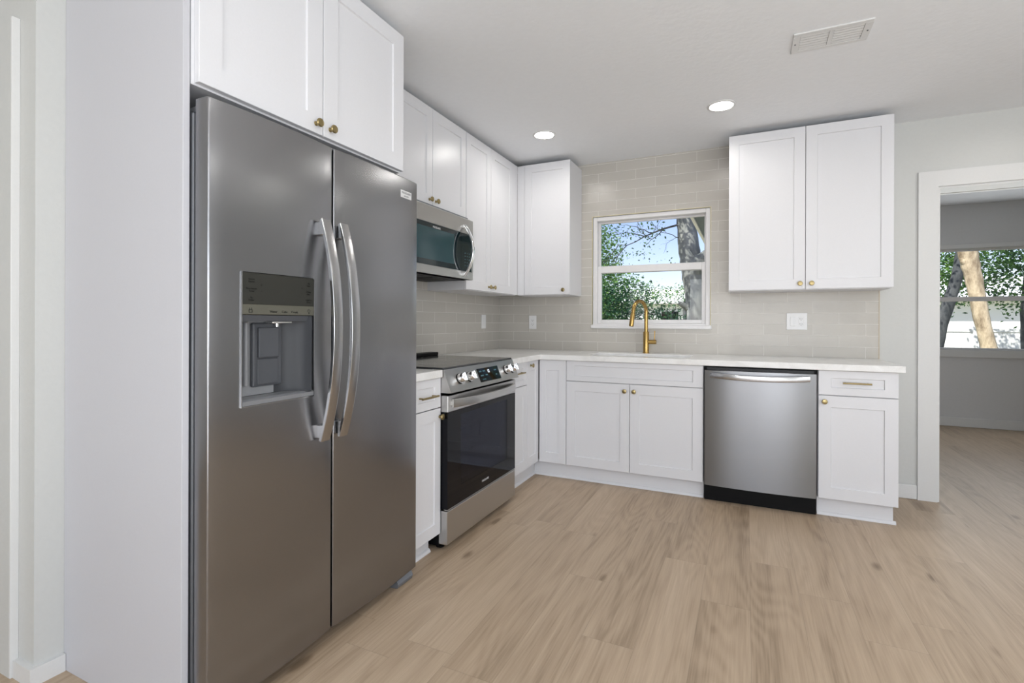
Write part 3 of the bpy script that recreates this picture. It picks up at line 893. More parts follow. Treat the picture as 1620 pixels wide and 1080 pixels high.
# ================================================================ REFRIGERATOR
FY0 = -3.205; FWD = 0.973
fr = thing('refrigerator', 'stainless steel side-by-side refrigerator with ice and water dispenser', 'refrigerator', (0, FY0, 0), PI / 2)
FZ0, FZ1 = 0.046, 1.781
MB().box(0.004, FWD - 0.004, -0.618, -0.03, 0.03, 1.752, 0.004).build('body', M['fridge_side'], fr)
MB().box(0.02, FWD - 0.02, -0.634, -0.6185, 0.06, 1.74).build('gasket', M['black_gap'], fr)
def contour_door(x0, x1, z0, z1, yf, yb, hole=None, bulge=0.010, er=0.0045):
    b = MB()
    def samples(a, c, extra, n):
        S = {round(a + (c - a) * k / n, 5) for k in range(n + 1)}
        for q in (0.0006, 0.0018, 0.003, er): S |= {round(a + q, 5), round(c - q, 5)}
        if extra: S |= {round(v, 5) for v in extra}
        return sorted(S)
    xs = samples(x0, x1, hole[:2] if hole else None, 10)
    zs = samples(z0, z1, hole[2:] if hole else None, 8)
    def edge(d):
        if d >= er: return 0.0
        return er - math.sqrt(max(er * er - (er - d) ** 2, 0))
    def Y(x, z):
        u = (x - x0) / (x1 - x0) * 2 - 1
        return yf + bulge * u * u + 0.9 * edge(min(x - x0, x1 - x)) + 0.6 * edge(min(z - z0, z1 - z))
    V = [[b.bm.verts.new((x, Y(x, z), z)) for z in zs] for x in xs]
    for i in range(len(xs) - 1):
        for j in range(len(zs) - 1):
            if hole:
                cx, cz = (xs[i] + xs[i + 1]) / 2, (zs[j] + zs[j + 1]) / 2
                if hole[0] < cx < hole[1] and hole[2] < cz < hole[3]: continue
            b.bm.faces.new((V[i][j], V[i + 1][j], V[i + 1][j + 1], V[i][j + 1]))
    # sides
    B = {}
    def bk(i, j):
        if (i, j) not in B: B[i, j] = b.bm.verts.new((xs[i], yb, zs[j]))
        return B[i, j]
    nx, nz = len(xs) - 1, len(zs) - 1
    for i in range(nx):
        b.bm.faces.new((V[i][0], bk(i, 0), bk(i + 1, 0), V[i + 1][0]))
        b.bm.faces.new((V[i][nz], V[i + 1][nz], bk(i + 1, nz), bk(i, nz)))
    for j in range(nz):
        b.bm.faces.new((V[0][j], V[0][j + 1], bk(0, j + 1), bk(0, j)))
        b.bm.faces.new((V[nx][j], bk(nx, j), bk(nx, j + 1), V[nx][j + 1]))
    ringb = [bk(i, 0) for i in range(nx + 1)] + [bk(nx, j) for j in range(1, nz + 1)] + [bk(i, nz) for i in range(nx - 1, -1, -1)] + [bk(0, j) for j in range(nz - 1, 0, -1)]
    if not hole:
        b.bm.faces.new(ringb[::-1])
    return b, Y
GAPX = -2.742 - FY0
HX0, HX1, HZ0, HZ1 = 0.096, 0.366, 0.902, 1.303
b, YL = contour_door(0.0, GAPX - 0.004, FZ0, FZ1, -0.702, -0.637, (HX0, HX1, HZ0, HZ1))
freezer = b.build('freezer_door', M['fridge'], fr, 35)
b, YR = contour_door(GAPX + 0.004, FWD, FZ0, FZ1, -0.702, -0.637)
fresh = b.build('refrigerator_door', M['fridge'], fr, 35)
def fridge_handle(parent, x, z0, z1):
    n = 22
    pts = []
    for k in range(n + 1):
        u = k / n
        pts.append((x, -0.716 - 0.058 * (1 - abs(2 * u - 1) ** 2.2), z0 + (z1 - z0) * u))
    b = MB().tube(pts, 1.0, 16, flat=(0.042, 0.014), up=(1, 0, 0))
    for z in (z0 + 0.03, z1 - 0.03):
        b.box(x - 0.014, x + 0.014, -0.722, -0.692, z - 0.024, z + 0.024, 0.003)
    return b.build('handle', M['steel_handle'], parent, 40)
fridge_handle(freezer, GAPX - 0.060, 0.742, 1.508)
fridge_handle(fresh, GAPX + 0.026, 0.742, 1.508)
# badge
bd = MB().box(0.844, 0.920, -0.7005, -0.696, 1.692, 1.724, 0.001).build('badge', M['letter_light'], fresh)
yb = -0.7005
merge_text('lettering', [('FRIGIDAIRE', 0.0125, front_tx(0.882, yb, 1.713)), ('GALLERY', 0.0085, front_tx(0.882, yb, 1.700))], M['disp_grey'], fresh)
# hinge covers and foot
MB().box(0.012, 0.085, -0.628, -0.52, 1.7522, 1.772, 0.006, 2).lathe([(0.02, 0), (0.02, 0.02), (0.016, 0.026), (0, 0.027)], (0.045, -0.612, 1.75), (0, 0, 1), 18).build('hinge_cover', M['fridge_side'], fr, 40)
MB().box(FWD - 0.085, FWD - 0.012, -0.628, -0.52, 1.7522, 1.772, 0.006, 2).build('hinge_cover', M['fridge_side'], fr)
b = MB().prism([(-0.66, 0.0), (-0.685, 0.003), (-0.690, 0.018), (-0.680, 0.040), (-0.60, 0.045), (-0.60, 0.0)], 0, FWD - 0.125, FWD - 0.02)
b.build('foot', M['fridge_side'], fr)
b = MB().prism([(-0.66, 0.0), (-0.685, 0.003), (-0.690, 0.018), (-0.680, 0.040), (-0.60, 0.045), (-0.60, 0.0)], 0, 0.02, 0.125)
b.build('foot', M['fridge_side'], fr)
# dispenser
dp = MB()
yF = -0.700; dep = 0.066; zt = 1.172
n = 8
# recess liner: back wall with rounded right corner, floor, ceiling, sides
plan = [(HX0, yF + 0.004)]
plan += [(HX0 + 0.010, yF + dep * 0.6), (HX0 + 0.022, yF + dep), (HX1 - 0.105, yF + dep)]
for k in range(1, n + 1):
    a = PI / 2 * k / n
    plan.append((HX1 - 0.105 + 0.085 * math.sin(a), yF + dep - 0.080 * (1 - math.cos(a))))
plan.append((HX1, yF + 0.004))
lo = [dp.bm.verts.new((x, y, HZ0 + 0.018)) for x, y in plan]
hi = [dp.bm.verts.new((x, y, zt)) for x, y in plan]
for i in range(len(plan) - 1):
    dp.bm.faces.new((lo[i], lo[i + 1], hi[i + 1], hi[i]))
dp.bm.faces.new(lo); dp.bm.faces.new(hi[::-1])
disp = dp.build('dispenser', M['disp_liner'], fr, 35)
MB().box(HX0 + 0.024, HX1 - 0.106, yF + dep - 0.0025, yF + dep - 0.0005, HZ0 + 0.02, zt - 0.001).build('lightened_back', M['disp_back_lightened'], disp)  # added sheet, coloured lighter to make up for shade inside the recess
cp = MB().prism([(yF + 0.003, HZ1 - 0.001), (yF - 0.002, HZ1 - 0.002), (yF - 0.003, 1.207), (yF - 0.0025, 1.2065), (yF + 0.003, 1.2065)], 0, HX0 + 0.001, HX1 - 0.001)
cp.build('display', M['disp_dark'], disp)
MB().prism([(yF + 0.003, 1.206), (yF - 0.003, 1.206), (yF - 0.004, 1.176), (yF + 0.003, 1.174)], 0, HX0 + 0.001, HX1 - 0.001).build('button_band', M['disp_band'], disp)
MB().prism([(yF - 0.003, 1.1735), (yF + 0.006, 1.156), (yF + 0.05, 1.156), (yF + 0.05, 1.1735)], 0, HX0 + 0.003, HX1 - 0.006).build('dispenser_lip', M['disp_grey'], disp)
b = MB().box(HX0 + 0.075, HX0 + 0.185, yF + 0.048, yF + dep - 0.003, 0.948, 1.150, 0.006, 2)
b.build('paddle_housing', M['disp_grey'], disp)
MB().box(HX0 + 0.090, HX0 + 0.165, yF + 0.038, yF + 0.0475, 1.040, 1.135, 0.003, 2).build('paddle', M['disp_grey'], disp)
MB().box(HX0 + 0.090, HX0 + 0.165, yF + 0.044, yF + 0.0478, 0.955, 1.036, 0.002).build('paddle_plate', M['disp_grey'], disp)
MB().tube([(HX0 + 0.055, yF + dep - 0.012, 0.955), (HX0 + 0.055, yF + dep - 0.012, 1.15)], 0.010, 10).build('ridge', M['disp_light'], disp, 40)
MB().box(HX0 + 0.125, HX0 + 0.20, yF + 0.02, yF + 0.055, 1.148, 1.156, 0.002).lathe([(0.008, 0), (0.007, 0.012), (0, 0.012)], (HX0 + 0.155, yF + 0.038, 1.15), (0, 0, -1), 12).build('spout', M['chrome'], disp, 40)
b = MB().prism([(yF + dep - 0.004, 0.921), (yF + 0.006, 0.921), (yF - 0.004, 0.916), (yF - 0.004, 0.903), (yF + 0.01, 0.900), (yF + dep - 0.004, 0.902)], 0, HX0 + 0.0, HX1 - 0.0)
b.build('drip_tray', M['disp_light'], disp)
b = MB()
for q in ((HX0 - 0.0015, HX0 + 0.0008, HZ0 - 0.002, HZ1), (HX1 - 0.0008, HX1 + 0.0022, HZ0 - 0.002, HZ1 - 0.004), (HX0, HX1, HZ0 - 0.003, HZ0)):
    b.box(q[0], q[1], yF - 0.004, yF + 0.006, q[2], q[3])
b.build('bezel', M['steel_handle'], disp)
yl = yF - 0.0032
items = []
for body, x, z in (('Power\nFreeze', HX0 + 0.032, 1.278), ('Fast Freeze\nTemp', HX0 + 0.032, 1.250), ('Ice\nMaker', HX0 + 0.032, 1.223),
                   ('Air\nFilter', HX1 - 0.022, 1.278), ('Water\nFilter', HX1 - 0.022, 1.250), ('Hold to\nReset', HX1 - 0.022, 1.223)):
    items.append((body, 0.0078, front_tx(x, yl, z)))
for body, x, z in (('+', HX0 + 0.066, 1.265), ('-', HX0 + 0.066, 1.248), ('+', HX1 - 0.050, 1.265), ('-', HX1 - 0.050, 1.248)):
    items.append((body, 0.013, front_tx(x, yl, z)))
yl2 = yF - 0.0042
for body, x in (('Water', HX0 + 0.108), ('Cube', HX0 + 0.150), ('Crush', HX0 + 0.189)):
    items.append((body, 0.0105, front_tx(x, yl2, 1.185)))
merge_text('lettering', items, M['letter_dark'], disp)
b = MB()   # padlock and lamp pictograms on the band
lx = HX0 + 0.028
b.box(lx - 0.006, lx + 0.006, yl2 - 0.0003, yl2 + 0.0006, 1.181, 1.183).box(lx - 0.006, lx - 0.0045, yl2 - 0.0003, yl2 + 0.0006, 1.181, 1.190).box(lx + 0.0045, lx + 0.006, yl2 - 0.0003, yl2 + 0.0006, 1.181, 1.190)
b.box(lx - 0.006, lx + 0.006, yl2 - 0.0003, yl2 + 0.0006, 1.189, 1.1905).box(lx - 0.004, lx - 0.003, yl2 - 0.0003, yl2 + 0.0006, 1.1905, 1.196).box(lx + 0.003, lx + 0.004, yl2 - 0.0003, yl2 + 0.0006, 1.1905, 1.196)
b.build('lock_symbol', M['letter_dark'], disp)
b = MB()
lx = HX1 - 0.022
pts = [(lx + 0.005 * math.cos(2 * PI * k / 16), yl2, 1.190 + 0.0055 * math.sin(2 * PI * k / 16)) for k in range(17)]
b.tube(pts, 0.0006, 6).box(lx - 0.002, lx + 0.002, yl2 - 0.0003, yl2 + 0.0006, 1.180, 1.1835)
b.build('lamp_symbol', M['letter_dark'], disp)

# ================================================================ RANGE
RY0 = -1.972; RWD = 0.812
rg = thing('range', 'slide-in stainless steel electric range with black glass oven door', 'range', (0, RY0, 0), PI / 2)
b = MB()   # shell with an open oven cavity at the front
b.box(0.003, 0.08, -0.640, -0.05, 0.022, 0.912).box(RWD - 0.08, RWD - 0.003, -0.640, -0.05, 0.022, 0.912)
b.box(0.08, RWD - 0.08, -0.10, -0.05, 0.022, 0.912).box(0.08, RWD - 0.08, -0.640, -0.10, 0.022, 0.27).box(0.08, RWD - 0.08, -0.640, -0.10, 0.70, 0.912)
b.build('body', M['black'], rg)
b = MB()
cv = [(0.0805, -0.635, 0.272), (RWD - 0.0805, -0.102, 0.698)]
(xa, ya, za), (xb, yb_, zb) = cv
b.quad([(xa, yb_, za), (xb, yb_, za), (xb, yb_, zb), (xa, yb_, zb)]).quad([(xa, ya, za), (xb, ya, za), (xb, yb_, za), (xa, yb_, za)])
b.quad([(xa, ya, zb), (xb, ya, zb), (xb, yb_, zb), (xa, yb_, zb)]).quad([(xa, ya, za), (xa, yb_, za), (xa, yb_, zb), (xa, ya, zb)]).quad([(xb, ya, za), (xb, yb_, za), (xb, yb_, zb), (xb, ya, zb)])
b.build('oven_cavity', M['cavity'], rg)
for z in (0.42, 0.55):
    b = MB()
    for k in range(15):
        x = xa + 0.02 + (xb - xa - 0.04) * k / 14
        b.tube([(x, ya + 0.04, z), (x, yb_ - 0.02, z)], 0.003, 6)
    for y in (ya + 0.04, (ya + yb_) / 2, yb_ - 0.02):
        b.tube([(xa + 0.003, y, z), (xb - 0.003, y, z)], 0.0035, 6)
    b.build('oven_rack', M['chrome'], rg, 40)
# cooktop
MB().box(0.0, RWD, -0.664, -0.035, 0.9145, 0.923, 0.002).build('cooktop', M['cooktop'], rg)
b = MB()
for cx, cy, r in ((0.21, -0.50, 0.115), (0.60, -0.50, 0.115), (0.21, -0.22, 0.08), (0.60, -0.22, 0.09), (0.405, -0.2, 0.06)):
    b.tube([(cx + r * math.cos(2 * PI * k / 40), cy + r * math.sin(2 * PI * k / 40), 0.9228) for k in range(41)], 0.0006, 4)
b.build('burner_marking', M['grey_ring'], rg)
MB().box(0.0, RWD - 0.004, -0.105, -0.035, 0.9231, 0.944, 0.004, 2).build('rear_vent', M['black'], rg)
# control panel
P1, P2 = (-0.668, 0.914), (-0.716, 0.797)
MB().prism([(-0.60, 0.914), P1, (P2[0], P2[1] + 0.003), (P2[0] + 0.003, P2[1]), (-0.6405, 0.797), (-0.6405, 0.905), (-0.60, 0.905)], 0, -0.001, RWD + 0.001).build('control_panel', M['steel_x'], rg)
tlt = math.atan2(P1[0] - P2[0], P1[1] - P2[1])
nrm = Vector((0, -math.cos(tlt), math.sin(tlt)))
def onface(x, u, lift=0.0):      # u: 0 bottom .. 1 top of the sloping face
    return Vector((x, P2[0] + (P1[0] - P2[0]) * u, P2[1] + (P1[1] - P2[1]) * u)) + nrm * lift
panel = MB()
q = [onface(0.318, 0.17), onface(0.575, 0.17), onface(0.575, 0.80), onface(0.318, 0.80)]
A = [panel.bm.verts.new(v + nrm * 0.0012) for v in q]; B2 = [panel.bm.verts.new(v - nrm * 0.002) for v in q]
panel.bm.faces.new(A)
for k in range(4): panel.bm.faces.new((A[k], A[(k + 1) % 4], B2[(k + 1) % 4], B2[k]))
panel.build('display', M['black_glass'], rg)
def face_tx(x, u, lift=0.0016):
    return Matrix.Translation(onface(x, u, lift)) @ Matrix.Rotation(PI / 2 - tlt, 4, 'X')
merge_text('lit_digits', [('12', 0.026, face_tx(0.447, 0.62))], M['led'], rg)
merge_text('lettering', [('BAKE', 0.011, face_tx(0.352, 0.66)), ('BROIL', 0.011, face_tx(0.395, 0.66)), ('AIR FRY', 0.010, face_tx(0.360, 0.46)),
                         ('TIMER', 0.010, face_tx(0.410, 0.46)), ('1 2 3 4 5', 0.011, face_tx(0.37, 0.28)), ('START', 0.010, face_tx(0.53, 0.62)), ('OFF', 0.010, face_tx(0.53, 0.40))], M['letter_teal'], rg)
for x in (0.118, 0.218, 0.672, 0.757):
    o = onface(x, 0.52)
    k = MB().lathe([(0.0265, 0), (0.0265, 0.007), (0.0225, 0.009), (0.0225, 0.030), (0.020, 0.034), (0, 0.034)], o, nrm, 24).build('knob', M['chrome'], rg, 40)
    MB().lathe([(0.0285, -0.001), (0.0285, 0.0045), (0.0266, 0.0045)], o, nrm, 24).build('knob_collar', M['black'], k, 40)
    # grip bar across the knob
    sd = Vector((0, math.sin(tlt), math.cos(tlt)))
    g = MB().tube([o + nrm * 0.040 - sd * 0.021, o + nrm * 0.042, o + nrm * 0.040 + sd * 0.021], 1.0, 12, flat=(0.011, 0.014), up=(1, 0, 0))
    g.build('knob_grip', M['chrome'], k, 40)
# oven door
yd0, yd1 = -0.692, -0.6405
od = MB()
wx0, wx1, wz0, wz1 = 0.130, RWD - 0.12, 0.300, 0.672
for q in ((0.002, wx0, 0.212, 0.698), (wx1, RWD - 0.002, 0.212, 0.698), (wx0, wx1, 0.212, wz0), (wx0, wx1, wz1, 0.698)):
    od.box(q[0], q[1], yd0, yd1, q[2], q[3])
door = od.build('oven_door', M['black_glass'], rg)
MB().box(wx0, wx1, yd0 + 0.0002, yd0 + 0.005, wz0, wz1).build('oven_window', M['oven_glass'], door)
MB().box(0.001, RWD - 0.001, yd0 - 0.002, yd1, 0.699, 0.784, 0.003).build('door_band', M['steel_x'], door)
MB().box(0.001, RWD - 0.001, yd0 - 0.002, yd0 + 0.02, 0.2075, 0.2118, 0.001).build('lower_trim', M['steel_x'], door)
n = 24
pts = [(0.035 + (RWD - 0.07) * k / n, yd0 - 0.010 - 0.046 * (1 - abs(2 * k / n - 1) ** 2.4), 0.742) for k in range(n + 1)]
hb = MB().tube(pts, 1.0, 16, flat=(0.042, 0.015), up=(0, 0, 1))
for x in (0.052, RWD - 0.052): hb.box(x - 0.018, x + 0.018, yd0 - 0.014, yd0 + 0.004, 0.729, 0.755, 0.003)
hb.build('handle', M['steel_x'], door, 40)
merge_text('lettering', [('FRIGIDAIRE', 0.016, front_tx(RWD / 2, yd0 - 0.0003, 0.252))], M['letter_light'], door)
MB().box(0.0, RWD, -0.692, -0.6405, 0.034, 0.203, 0.004, 2).build('drawer', M['steel_x'], rg)
for x in (0.05, RWD - 0.05):
    for y in (-0.62, -0.10):
        MB().lathe([(0.022, 0), (0.022, 0.008), (0.014, 0.012), (0.014, 0.03)], (x, y, 0), (0, 0, 1), 14).build('foot', M['black'], rg, 40)

# ================================================================ MICROWAVE
MY0 = -1.955; MW = 0.767
mw = thing('microwave', 'stainless over-the-range microwave with curved chrome handle', 'microwave', (0, MY0, 0), PI / 2)
z0, z1 = 1.432, 1.826
MB().box(0.001, MW - 0.001, -0.352, -0.010, z0 + 0.006, 1.850, 0.002).build('housing', M['fridge_side'], mw)
b = MB()
b.box(0, MW, -0.392, -0.353, 1.727, z1, 0.003).box(0, MW, -0.392, -0.353, z0, 1.484, 0.003).box(MW - 0.020, MW, -0.392, -0.353, 1.4841, 1.7269)
b.box(0, 0.018, -0.392, -0.353, 1.4841, 1.7269)
mdoor = b.build('door', M['steel_x'], mw)
MB().box(0.0182, 0.612, -0.3905, -0.353, 1.4841, 1.7269).build('window_glass', M['teal_glass'], mdoor)
MB().box(0.070, 0.530, -0.3915, -0.3905, 1.515, 1.700).build('window_screen', M['teal_screen'], mdoor)
MB().box(0.614, MW - 0.0202, -0.3905, -0.353, 1.4841, 1.7269).build('keypad', M['teal_glass'], mw)
n = 22
pts = []
for k in range(n + 1):
    u = k / n
    pts.append((0.648, -0.398 - 0.062 * math.sin(PI * u) ** 0.8, 1.456 + (1.777 - 1.456) * u))
hb = MB().tube(pts, 1.0, 16, flat=(0.026, 0.014), up=(1, 0, 0))
for z in (1.462, 1.771): hb.box(0.636, 0.660, -0.402, -0.390, z - 0.012, z + 0.012, 0.003)
hb.build('handle', M['chrome'], mdoor, 40)
merge_text('lettering', [('FRIGIDAIRE', 0.016, front_tx(0.335, -0.3908, 1.708))], M['letter_light'], mdoor)
items = []
for r in range(5):
    for q in range(3):
        items.append((str((r * 3 + q) % 10), 0.010, front_tx(0.665 + q * 0.026, -0.3908, 1.60 - r * 0.020)))
merge_text('lettering', items, M['letter_teal'], mw)
b = MB().box(0.02, MW - 0.02, -0.340, -0.03, 1.4300, 1.4379)
b.build('underside', M['black'], mw)
for x in (0.10, 0.44):
    b = MB().box(x, x + 0.24, -0.29, -0.12, 1.427, 1.4299)
    for k in range(9): b.box(x + 0.01 + k * 0.025, x + 0.016 + k * 0.025, -0.285, -0.125, 1.4255, 1.427)
    b.build('grease_filter', M['grille'], mw)

# ================================================================ DISHWASHER
DX0 = 1.7965; DWW = 0.634
dw = thing('dishwasher', 'stainless steel dishwasher with curved bar handle under the counter', 'dishwasher', (DX0, 0, 0))
MB().box(0.002, DWW - 0.002, -0.600, -0.03, 0.108, 0.872).build('tub', M['black'], dw)
xs_n = 18
b = MB()
front = []
for k in range(xs_n + 1):
    u = k / xs_n * 2 - 1
    front.append((0.006 + (DWW - 0.012) * k / xs_n, -0.662 + 0.016 * u * u))
b.prism(front + [(DWW - 0.006, -0.602), (0.006, -0.602)], 2, 0.110, 0.849)
dd_ = b.build('door', M['steel_dw'], dw, 30)
n = 20
pts = []
for k in range(n + 1):
    u = 2 * k / n - 1
    pts.append((0.042 + (DWW - 0.086) * k / n, -0.664 - 0.036 * (1 - abs(u) ** 2.6), 0.821 - 0.010 * (1 - u * u)))
hb = MB().tube(pts, 1.0, 16, flat=(0.034, 0.017), up=(0, 0, 1))
for x in (0.05, DWW - 0.052): hb.box(x - 0.008, x + 0.012, -0.668, -0.64, 0.811, 0.831, 0.003)
hb.build('handle', M['steel_handle'], dd_, 40)
MB().prism([(0.02, -0.646), (0.32, -0.655), (DWW - 0.02, -0.646), (DWW - 0.02, -0.602), (0.02, -0.602)], 2, 0.851, 0.868).build('control_strip', M['black_gap'], dw)
MB().box(0.003, DWW - 0.003, -0.600, -0.58, 0.002, 0.107).build('toe_plate', M['black'], dw)

# ================================================================ OUTLETS
def outlet(label, loc, rotz, w, h, kind):
    o = thing('outlet_plate', label, 'outlet', loc, rotz)
    MB().box(-w / 2, w / 2, -0.006, 0, -h / 2, h / 2, 0.0025, 2).build('plate', M['plate'], o)
    def rocker(x):
        r = MB().box(x - 0.0165, x + 0.0165, -0.0085, -0.0055, -0.033, 0.033, 0.0015).build('switch', M['plate'], o)
    def duplex(x):
        f = MB().box(x - 0.0165, x + 0.0165, -0.0075, -0.0055, -0.033, 0.033, 0.0015).build('socket', M['plate'], o)
        for z in (-0.018, 0.018):
            for q in ((-0.0075, -0.0055, -0.004, 0.005), (0.0055, 0.0075, -0.004, 0.004), (-0.002, 0.002, -0.011, -0.007)):
                MB().box(x + q[0], x + q[1], -0.0078, -0.0074, z + q[2], z + q[3]).build('slot', M['slot'], f)
    if kind == 'duplex': duplex(0)
    elif kind == 'switch': rocker(0)
    else: rocker(-0.026); duplex(0.026)
    return o
outlet('white duplex outlet on the back tile left of the window', (0.331, -0.0081, 1.153), 0, 0.070, 0.118, 'duplex')
outlet('white switch plate on the left tile wall beside the corner', (0.0081, -0.332, 1.156), PI / 2, 0.076, 0.118, 'switch')
outlet('white double plate with switch and outlet above the dishwasher', (2.371, -0.0081, 1.165), 0, 0.130, 0.120, 'both')

# ================================================================ CEILING FIXTURES
def downlight(x, y, label=None):
    o = thing('recessed_light', label or 'round white recessed ceiling light outside the view', 'ceiling light', (x, y, CEIL), 0, 'recessed ceiling lights')
    MB().lathe([(0.066, -0.004), (0.070, -0.007), (0.082, -0.005), (0.084, 0), (0.066, 0), (0.066, -0.004)], (0, 0, 0), (0, 0, 1), 36, False).build('trim_ring', M['white_trim'], o, 40)
    MB().lathe([(0.0655, -0.0035), (0, -0.0035)], (0, 0, 0), (0, 0, 1), 36).build('lens', M['lamp'], o)
    l = area_light('lamp_light', (x, y, CEIL - 0.012), (0, 0, -1), 0.13, 0.13, 2.35, (1.0, 0.96, 0.90), 'DISK', 165)
    return o
downlight(0.742, -0.79, 'round recessed ceiling light nearer the corner cabinet')
downlight(1.903, -0.786, 'round recessed ceiling light nearer the right wall cabinet')
for x, y in ((1.9, -3.1), (3.6, -2.3), (3.6, -0.8), (1.9, -5.6), (3.9, -5.6)):
    downlight(x, y)

v = thing('ceiling_vent', 'white louvered air vent on the ceiling', 'vent', (2.395, -1.378, CEIL))
hw, hd = 0.155, 0.092
b = MB()
b.box(-hw, hw, hd - 0.026, hd, -0.007, 0, 0.002).box(-hw, hw, -hd, -hd + 0.026, -0.007, 0, 0.002).box(-hw, -hw + 0.03, -hd + 0.026, hd - 0.026, -0.007, 0).box(hw - 0.03, hw, -hd + 0.026, hd - 0.026, -0.007, 0).box(-0.009, 0.009, -hd + 0.026, hd - 0.026, -0.007, 0)
b.build('frame', M['white_trim'], v)
MB().box(-hw + 0.03, hw - 0.03, -hd + 0.026, hd - 0.026, -0.0012, -0.0002).build('duct_opening', M['grille'], v)
for sx in (-1, 1):
    xa_, xb2 = (0.010, hw - 0.031) if sx > 0 else (-hw + 0.031, -0.010)
    for k in range(6):
        y = hd - 0.034 - k * 0.0225
        wv = 0.0120
        b = MB().prism([(y, -0.0062), (y - wv, -0.0022), (y - wv, -0.0030), (y, -0.0070)], 0, xa_, xb2)
        b.build('louver', M['white_trim'], v)
MB().lathe([(0.004, 0), (0.003, 0.002), (0, 0.002)], (-hw + 0.012, 0, -0.007), (0, 0, -1), 10).lathe([(0.004, 0), (0.003, 0.002), (0, 0.002)], (hw - 0.012, 0, -0.007), (0, 0, -1), 10).build('screw', M['disp_grey'], v)

# ================================================================ OUTDOORS
g = MB().box(-40, 40, 0.15, 60, -0.30, -0.20).build('ground', M['sand'])
struct(g)
# porch roof along the side wing (seen from below through the kitchen window)
pr = thing('porch_roof', 'dark slatted porch roof edge with white fascia at top right of kitchen window', 'porch roof', (1.41, 0.6, 2.45))
MB().box(0.0, 0.035, 1.3, 5.2, 0.0, 0.16).build('fascia', M['fence'], pr)
b = MB()
for k in range(13):
    b.box(0.036 + k * 0.118, 0.036 + k * 0.118 + 0.112, 1.3, 5.2, 0.02, 0.035)
b.box(0.036, 1.57, 1.3, 5.2, 0.036, 0.12)
b.build('soffit', M['siding'], pr)

def trunk_obj(name, pts, rads, mat, parent, seg=12, jitter=0.06):
    rnd = random.Random(hash(name) % 1000 + len(pts))
    P, Rr = [], []
    for i in range(len(pts) - 1):
        for k in range(6):
            u = k / 6
            P.append(Vector(pts[i]).lerp(Vector(pts[i + 1]), u)); Rr.append((rads[i] * (1 - u) + rads[i + 1] * u) * (1 + jitter * rnd.uniform(-1, 1)))
    P.append(Vector(pts[-1])); Rr.append(rads[-1])
    return MB().tube(P, Rr, seg).build(name, mat, parent, 60)
def leaves(name, blobs, count, size, mat, parent, seed=1):
    """scattered bent leaves inside ellipsoid blobs, tufted around twig points"""
    rnd = random.Random(seed)
    verts, faces = [], []
    tot = sum(b[1][0] * b[1][1] * b[1][2] for b in blobs)
    for c, r in blobs:
        n = int(count * r[0] * r[1] * r[2] / tot)
        tufts = max(n // 9, 1)
        for _ in range(tufts):
            while True:
                q = Vector((rnd.uniform(-1, 1), rnd.uniform(-1, 1), rnd.uniform(-1, 1)))
                if q.length <= 1: break
            cpt = Vector((c[0] + q.x * r[0], c[1] + q.y * r[1], c[2] + q.z * r[2]))
            for _k in range(9):
                p = cpt + Vector((rnd.gauss(0, 1), rnd.gauss(0, 1), rnd.gauss(0, 1))) * size * 1.5
                d = Vector((rnd.gauss(0, 1), rnd.gauss(0, 1), rnd.gauss(0, 0.7) - 0.3)).normalized()
                s = d.orthogonal().normalized()
                s = (Matrix.Rotation(rnd.uniform(0, 2 * PI), 3, d) @ s)
                up = d.cross(s)
                L = size * rnd.uniform(0.7, 1.3); w = L * 0.26
                i = len(verts)
                verts += [p, p + d * L * 0.5 + s * w + up * L * 0.07, p + d * L, p + d * L * 0.5 - s * w + up * L * 0.07]
                faces += [(i, i + 1, i + 2), (i, i + 2, i + 3)]
    me = bpy.data.meshes.new(name)
    me.from_pydata([tuple(v) for v in verts], [], faces)
    me.materials.append(mat)
    o = bpy.data.objects.new(name, me); COL.objects.link(o); o['kind'] = 'stuff'
    if parent: o.parent = parent
    return o

# big grey oak at the right of the kitchen window
ok = thing('oak_tree', 'thick grey oak trunk with leaning limb at the right of the kitchen window', 'tree', (1.12, 6, -0.2))
trunk_obj('trunk', [(0.04, 0, 0), (0.04, 0, 1.0), (0.03, 0, 1.7), (0.0, 0, 2.2), (-0.08, 0, 2.8), (-0.15, 0, 3.5), (-0.22, 0.1, 4.6)], [0.24, 0.150, 0.150, 0.20, 0.19, 0.17, 0.14], M['bark_grey'], ok)
trunk_obj('limb', [(-0.02, -0.05, 2.25), (0.12, -0.08, 2.50), (0.40, -0.12, 2.66), (0.9, -0.12, 2.9)], [0.15, 0.14, 0.13, 0.10], M['bark_grey'], ok)
def branch(b, p, d, L, r, rnd, depth):
    pts = [Vector(p)]
    d = Vector(d).normalized()
    n = 7
    for k in range(n):
        d = (d + Vector((rnd.gauss(0, .28), rnd.gauss(0, .15), rnd.gauss(0, .28)))).normalized()
        pts.append(pts[-1] + d * L / n)
        if depth > 0 and k > 0 and rnd.random() < 0.75:
            branch(b, pts[-1], d + Vector((rnd.gauss(0, .7), rnd.gauss(0, .3), rnd.gauss(-.1, .7))), L * 0.45, r * 0.5, rnd, depth - 1)
    b.tube(pts, [r * (1 - 0.75 * k / n) for k in range(n + 1)], 6)
rb = random.Random(12)
for st, dr, L, r in (((-0.12, -0.1, 3.25), (-1, -0.1, -0.25), 1.5, 0.022), ((-0.14, -0.1, 3.5), (-1, -0.1, -0.10), 2.2, 0.03), ((-0.1, -0.1, 2.95), (-0.9, -0.1, -0.1), 0.7, 0.010)):
    b = MB(); branch(b, st, dr, L, r, rb, 2); b.build('branch', M['bark_dark'], ok)
trunk_obj('limb_stub', [(-0.07, -0.02, 1.62), (-0.20, -0.1, 1.70), (-0.24, -0.12, 1.73)], [0.07, 0.05, 0.035], M['bark_grey'], ok)
